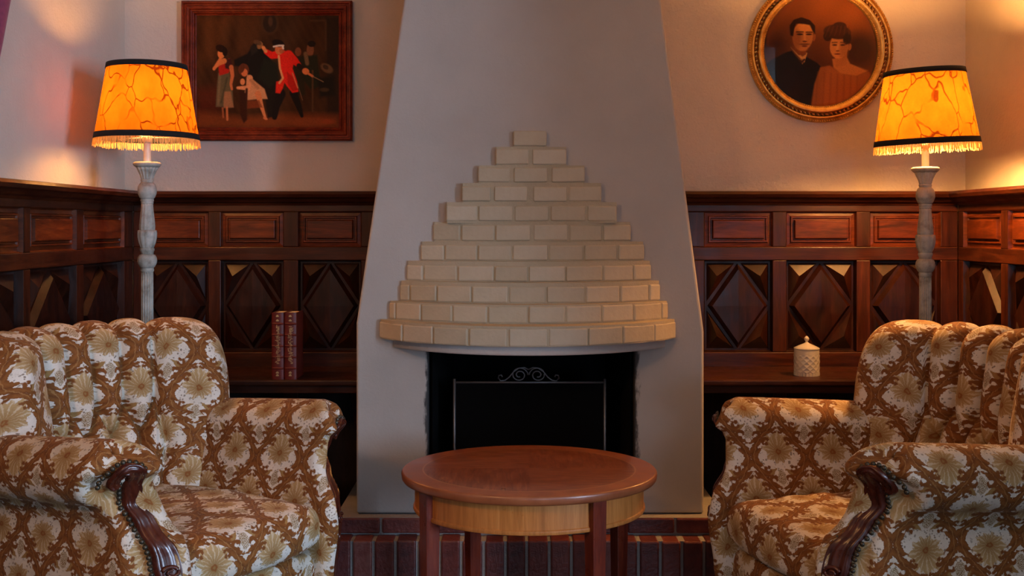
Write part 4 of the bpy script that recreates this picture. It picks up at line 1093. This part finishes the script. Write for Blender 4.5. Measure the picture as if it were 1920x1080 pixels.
cv.line([(735, 380), (745, 480), (770, 560), (740, 600)], 8, (186, 138, 86), 6, .8); cv.line([(850, 520), (895, 640)], 4, (190, 130, 90), 4, .7); cv.line([(890, 600), (935, 740)], 3, (100, 80, 60), 4, .7)
cv.ell(738, 325, 34, 44, (160, 92, 52)); cv.ell(730, 275, 52, 30, (18, 12, 10), 15); cv.line([(692, 303), (735, 294), (774, 294)], 7, (170, 158, 138), 4); cv.line([(768, 300), (772, 318)], 8, (170, 160, 140), 4)
cv.ell(760, 340, 22, 18, (126, 66, 38), 0, .4, .8)

YP = YB-.022
f0x, f1x, f0z, f1z = PX(341, YP), PX(660.5, YP), PZ(264, YP), PZ(2, YP)
pr = empty('framed_painting', ((f0x+f1x)/2, YB-.01, f0z)); tag(pr, 'dark oil painting of a man in a red coat in a wooden frame', 'painting')
fw = PX(366, YP)-PX(340, YP)
prof = [(0, .002), (0, .030), (.10, .037), (.20, .037), (.24, .030), (.36, .030), (.42, .036), (.58, .034), (.64, .024), (.74, .022), (.80, .027), (.88, .024), (.94, .014), (1.0, .012), (1.0, .002)]
for side in range(4):
    rows_ = []
    for t, d in prof:
        i = t*fw; a = [(f0x+i, f0z+i), (f1x-i, f0z+i), (f1x-i, f1z-i), (f0x+i, f1z-i)]
        p, q = a[side], a[(side+1) % 4]
        rows_.append([(p[0], YB-d, p[1]), (q[0], YB-d, q[1])])
    at_parent(MB().grid(rows_).build('frame_moulding', 'frame'), pr)
px0, px1, pz0, pz1 = f0x+fw*.97, f1x-fw*.97, f0z+fw*.97, f1z-fw*.97
nx, nz = 300, 230; mb = MB()
mb.grid([[(px0+(px1-px0)*i/nx, YB-.010, pz1+(pz0-pz1)*j/nz) for i in range(nx+1)] for j in range(nz+1)])
o = mb.build('canvas', 'painting', fix=False); at_parent(o, pr)
gx, gy = np.meshgrid(np.linspace(40, 1245, nx+1), np.linspace(45, 965, nz+1))
set_print(o, cv.sample(gx, gy, 40, 45, 1245, 965).reshape(-1, 3), (2.1, 1.65, 1.35))

# --- round portrait, coordinates as measured in the photograph's crop (4.5 px per photo px, centre 679, 414)
pc = (1541., 92.); pk = (YB-.03)/FPX
pox, poz = PX(pc[0], YB-.03), PZ(pc[1], YB-.03)
cx0, cy0, cR = 679., 414., 480.
pv = Canvas(420, 420, cx0-cR, cy0-cR, cx0+cR, cy0+cR, (112, 58, 20))
pv.streaks(lambda X, Y: .82+.35*np.exp(-(((X-820)/300)**2+((Y-150)/230)**2))+.06*np.sin(X*.02+Y*.013))
pv.ell(1010, 420, 130, 150, (44, 20, 10), 20, .7, .75); pv.ell(300, 420, 120, 120, (58, 24, 10), 0, .8, .7); pv.ell(660, 620, 120, 200, (62, 24, 9), 0, .8, .5)
# man: coat, collar, head
pv.poly([(200, 560), (260, 500), (400, 430), (440, 420), (520, 520), (560, 470), (650, 520), (690, 560), (650, 700), (610, 900), (200, 900)], (24, 11, 8), 10)
pv.poly([(420, 560), (500, 620), (500, 880), (360, 880), (340, 640)], (36, 16, 10), 40, .5)
pv.poly([(430, 390), (470, 440), (545, 520), (570, 440), (545, 430), (500, 460)], (198, 142, 78), 6); pv.poly([(500, 490), (548, 490), (530, 535)], (150, 100, 52), 5); pv.line([(505, 500), (525, 515), (545, 495)], 8, (60, 32, 16), 5)
pv.poly([(445, 380), (560, 400), (560, 450), (530, 470), (470, 430)], (128, 66, 26), 8)
pv.ell(532, 300, 86, 122, (186, 116, 54), 6, .08); pv.ell(480, 320, 40, 90, (120, 58, 22), 5, .8, .6); pv.ell(552, 230, 58, 40, (206, 136, 66), 0, .6, .6)
pv.ell(628, 310, 12, 30, (150, 84, 36), 10)
pv.poly([(428, 290), (420, 210), (455, 160), (520, 138), (590, 160), (636, 210), (636, 280), (612, 250), (590, 205), (540, 196), (478, 192), (462, 230), (452, 300)], (38, 17, 8), 8)
pv.ell(508, 282, 28, 8, (58, 26, 12), 0, .5); pv.ell(584, 282, 26, 8, (58, 26, 12), 0, .5); pv.line([(478, 262), (536, 262)], 5, (54, 24, 11), 6); pv.line([(560, 264), (610, 264)], 5, (54, 24, 11), 6)
pv.line([(546, 280), (552, 330)], 7, (216, 146, 76), 8, .7); pv.ell(548, 342, 20, 7, (96, 46, 18), 0, .6)
pv.ell(546, 366, 46, 9, (88, 42, 18), 0, .7, .8); pv.ell(546, 382, 24, 7, (112, 48, 24), 0, .5); pv.ell(540, 410, 30, 12, (196, 122, 58), 0, .7, .6)
# woman: dress, neck, head, hair
pv.poly([(680, 560), (760, 545), (830, 590), (930, 560), (1090, 600), (1140, 700), (1000, 900), (600, 900), (630, 700)], (150, 84, 34), 12)
pv.poly([(740, 560), (860, 600), (1000, 640), (960, 860), (700, 880), (700, 700)], (172, 96, 40), 40, .6)
for q in range(7): pv.line([(660+q*55, 600+q*6), (640+q*58, 880)], 6, (120, 62, 24), 14, .5)
pv.poly([(780, 490), (900, 470), (930, 530), (1080, 590), (980, 630), (850, 610), (790, 560)], (184, 114, 52), 10)
pv.poly([(800, 430), (905, 420), (900, 540), (810, 560)], (176, 106, 46), 8)
pv.ell(838, 380, 78, 108, (198, 128, 60), 6, .08); pv.ell(880, 400, 36, 90, (150, 84, 34), 5, .8, .6); pv.ell(928, 390, 14, 28, (166, 96, 42), 10)
pv.ell(822, 262, 116, 62, (64, 31, 14), 6, .12); pv.ell(842, 212, 58, 34, (56, 26, 12), 0, .2); pv.ell(905, 320, 34, 50, (48, 22, 10), 12, .25); pv.ell(740, 300, 36, 40, (54, 25, 11), 0, .2)
for q in range(6): pv.line([(720+q*40, 300-q*4), (760+q*32, 215)], 4, (92, 46, 20), 8, .6)
pv.ell(802, 372, 22, 7, (66, 30, 13), 0, .5); pv.ell(868, 372, 22, 7, (66, 30, 13), 0, .5); pv.line([(778, 352), (820, 350)], 4, (84, 40, 16), 6); pv.line([(850, 350), (894, 354)], 4, (84, 40, 16), 6)
pv.line([(828, 372), (820, 412)], 7, (220, 152, 82), 8, .7); pv.ell(826, 422, 16, 6, (120, 62, 26), 0, .6); pv.ell(824, 448, 26, 7, (118, 50, 26), 0, .5)
pt = empty('framed_portrait', (pox, YB-.01, poz-137*pk)); tag(pt, 'round gilt framed sepia photograph of a couple', 'picture')
def ring(prof, name, mat, seg=128, smooth=True):
    rows_ = [[(pox+r*pk*math.cos(2*PI*j/seg), YB-d, poz+r*pk*math.sin(2*PI*j/seg)) for j in range(seg)] for r, d in prof]
    return at_parent(MB().grid(rows_, True).build(name, mat, smooth=smooth), pt)
ring([(137, .002), (137, .012), (135, .018), (132, .018), (131, .022), (129, .026), (127, .026), (125.5, .022), (125, .016), (120.5, .016), (119.5, .022)], 'outer_moulding', 'gold')
ring([(119.5, .022), (118.5, .031), (117, .033), (113, .029), (110, .024), (108.5, .021), (107.5, .020), (106.5, .016), (106, .010), (115, .003)], 'inner_ring', 'gold')
def lumps(n_, r_, d_, a_, b_, h_, tw, name, mat):
    mb = MB()
    for i in range(n_):
        a = 2*PI*i/n_; c_ = Vector((pox+r_*pk*math.cos(a), YB-d_, poz+r_*pk*math.sin(a)))
        er = Vector((math.cos(a), 0, math.sin(a))); et = Vector((-math.sin(a), 0, math.cos(a)))
        e1 = (et*math.cos(tw)+er*math.sin(tw)); e2 = (er*math.cos(tw)-et*math.sin(tw)); N = Vector((0, -1, 0)); sg = 7
        vs = []
        for k_, (q, hh) in enumerate(((1, 0), (.75, .65))): vs += [c_+e1*(a_*pk*q*math.cos(2*PI*j/sg))+e2*(b_*pk*q*math.sin(2*PI*j/sg))+N*(h_*hh) for j in range(sg)]
        vs.append(c_+N*h_)
        mb.add(vs, [(j, (j+1) % sg, sg+(j+1) % sg, sg+j) for j in range(sg)]+[(sg+j, sg+(j+1) % sg, 2*sg) for j in range(sg)])
    o_ = at_parent(mb.build(name, mat, smooth=True), pt); o_['kind'] = 'stuff'; return o_
lumps(92, 122.7, .017, 4.6, 2.0, .012, .65, 'rope_moulding', 'gold_dark')
lumps(170, 108.4, .020, 1.6, 1.6, .005, 0, 'inner_beading', 'gold')
lumps(190, 134.5, .019, 2.0, 1.7, .006, 0, 'outer_beading', 'gold')
# print disc
nr_, ns_ = 110, 260; rad = 107.5*pk
vs = [(pox, YB-.008, poz)]; fs_ = []; uvp = [(cx0, cy0)]
for i in range(1, nr_+1):
    for j in range(ns_):
        a = 2*PI*j/ns_; r = i/nr_; vs.append((pox+rad*r*math.cos(a), YB-.008, poz+rad*r*math.sin(a))); uvp.append((cx0+cR*r*math.cos(a), cy0-cR*r*math.sin(a)))
fs_ = [(0, 1+j, 1+(j+1) % ns_) for j in range(ns_)]+[(1+i*ns_+j, 1+(i+1)*ns_+j, 1+(i+1)*ns_+(j+1) % ns_, 1+i*ns_+(j+1) % ns_) for i in range(nr_-1) for j in range(ns_)]
o = MB().add(vs, fs_).build('photograph', 'portrait', fix=False); at_parent(o, pt)
uvp = np.array(uvp); set_print(o, pv.sample(uvp[:, 0], uvp[:, 1], cx0-cR, cy0-cR, cx0+cR, cy0+cR), (1.55, 1.5, 1.2))
seg = 96
at_parent(MB().prism([(pox+107*pk*math.cos(2*PI*j/seg), poz+107*pk*math.sin(2*PI*j/seg)) for j in range(seg)], lambda x, z: (x, YB-.0115, z), lambda x, z: (x, YB-.0135, z)).build('glass_pane', 'glass_thin'), pt)

# ------------------------------------------------------------------ books
def book(px0, px1, ytop, Y, lab, seedv, tilt):
    r_ = random.Random(seedv)
    x0, x1 = PX(px0, Y), PX(px1, Y); wd = x1-x0; h = PZ(ytop, Y)-Z_SH; dp = .12
    root = empty('book', ((x0+x1)/2, Y+dp/2, Z_SH), tilt); tag(root, lab, 'book', 'red leather books on the shelf')
    hw = wd/2; cvt = .003
    # rounded spine with raised bands (towards the room)
    rows_ = []
    for i in range(61):
        z = h*i/60; t = (i/60*6) % 1; bump = .0014 if (min(t, 1-t) < .05 and 4 < i < 57) else 0
        rows_.append([(-hw*math.cos(PI*k_/12), -dp/2-(.007+bump)*math.sin(PI*k_/12)**.7-bump*.5, z) for k_ in range(13)])
    MB().grid(rows_).add([(-hw, -dp/2, 0), (hw, -dp/2, 0), (hw, -dp/2, h), (-hw, -dp/2, h)], [(0, 1, 2, 3)]).build('spine', 'leather', root, smooth=False)
    for s_ in (-1, 1):
        MB().box(min(s_*hw, s_*(hw-cvt)), max(s_*hw, s_*(hw-cvt)), -dp/2, dp/2, 0, h).build('cover', 'leather', root, bevel=.001)
    MB().box(-hw+cvt, hw-cvt, -dp/2+.002, dp/2-.005, .003, h-.004).build('pages', 'page', root)
    g = MB()
    def bar(x, z, w_, hh):
        zq = z*h; yq = -dp/2-.0078*math.sin(math.acos(max(-1, min(1, x)))) ** .7
        g.box(x*hw-w_/2, x*hw+w_/2, yq-.0006, yq+.003, zq-hh/2, zq+hh/2)
    for z in (.06, .10, .88, .945):
        bar(0, z, .010, .004); bar(0, z+.014, .006, .003)
    z = .24
    while z < .80:
        l_ = r_.uniform(.004, .009)
        bar(r_.uniform(-.1, .25), z, r_.uniform(.006, .014), .0018)
        if r_.random() < .6: bar(r_.uniform(-.35, .35), z+.010, .0018, l_)
        z += r_.uniform(.014, .024)
    o_ = g.build('gilt_tooling', 'gilt', root); o_['kind'] = 'stuff'
    return root
book(509.5, 532.5, 586, 3.845, 'slim red leather book further from the chimney breast', 3, 0.0)
book(533.5, 556.5, 586, 3.845, 'slim red leather book nearer the chimney breast', 8, 0.0)

# ------------------------------------------------------------------ candle jar
YJ = 3.95; kj = YJ/FPX
jx = PX(1512.5, YJ)
jar = empty('candle_jar', (jx, YJ, Z_SH)); tag(jar, 'lidded cut glass jar with white candle on the shelf', 'candle jar')
rj = 23.3*kj; hj = 49*kj
def dia(i, a):
    return 0.
prof_o = []; NZ = 40
rows_ = []
for i in range(NZ+1):
    z = hj*i/NZ; row = []
    for j in range(96):
        a = 2*PI*j/96
        rel = .0
        if .14 < i/NZ < .80:
            u_ = a*12/PI/2*2; v_ = z/(hj*.11)
            rel = -.0016*(abs(math.sin((u_*PI/2+v_*PI/2)))**.6*abs(math.sin((u_*PI/2-v_*PI/2)))**.6)+.0012
        elif i/NZ <= .14: rel = .0008*math.cos(a*24)
        row.append(((rj+rel)*math.cos(a), (rj+rel)*math.sin(a), z+.0005))
    rows_.append(row)
inner = [[((rj-.006)*math.cos(2*PI*j/96), (rj-.006)*math.sin(2*PI*j/96), z) for j in range(96)] for z in (hj, .014)]
mb = MB(); mb.grid(rows_+inner, True); mb.f.append(tuple(range(96))[::-1]); mb.f.append(tuple(len(mb.v)-96+i for i in range(96)))
mb.build('glass_body', 'cutglass', jar)
MB().lathe([(rj-.0075, .016), (rj-.0075, hj*.84), (rj*.6, hj*.85), (.001, hj*.845)], 48).build('candle', 'wax', jar, smooth=True)
MB().tube([(0, 0, hj*.84), (.001, 0, hj*.92)], .001, 6).build('wick', 'black', jar)
lid = MB().lathe([(rj-.008, hj-.004), (rj+.001, hj+.0005), (rj+.0005, hj+.005), (rj*.75, hj+.011), (rj*.45, hj+.017), (rj*.2, hj+.022), (.006, hj+.025)], 64, lambda i, a: .012*math.cos(a*24) if 2 <= i <= 4 else 0).build('lid', 'cutglass', jar, smooth=True)
MB().lathe([(.005, hj+.0252), (.004, hj+.028), (.008, hj+.033), (.0095, hj+.038), (.0075, hj+.043), (.003, hj+.047), (.0005, hj+.048)], 10).build('knob', 'cutglass', lid)

# ------------------------------------------------------------------ curtain by the left window
cu = empty('curtain', (XL+.03, 2.6, 1.0)); tag(cu, 'wine red curtain at the top corner beyond the lamp', 'curtain')
rows_ = []
for i in range(50):
    t = i/49; z = 2.36-t*.965
    y1_ = 3.158+(z-1.90)*.52 if z < 2.3 else 3.36
    y1_ = min(3.40, y1_); y0_ = 2.12+.02*t
    
    row = []
    for j in range(90):
        s_ = j/89; yy = y0_+(y1_-y0_)*s_
        row.append((XL+.055+.024*math.sin(s_*PI*15+.4*math.sin(t*4))+.006*math.sin(s_*40+t*9), yy, z))
    rows_.append(row)
o = MB().grid(rows_).build('drape', 'curtain', smooth=True, fix=False); at_parent(o, cu)
sm = o.modifiers.new('thickness', 'SOLIDIFY'); sm.thickness = .003
at_parent(MB().tube([(XL+.055, 2.0, 2.375), (XL+.055, 3.5, 2.375)], .012, 12).build('rod', 'screw', smooth=True), cu)
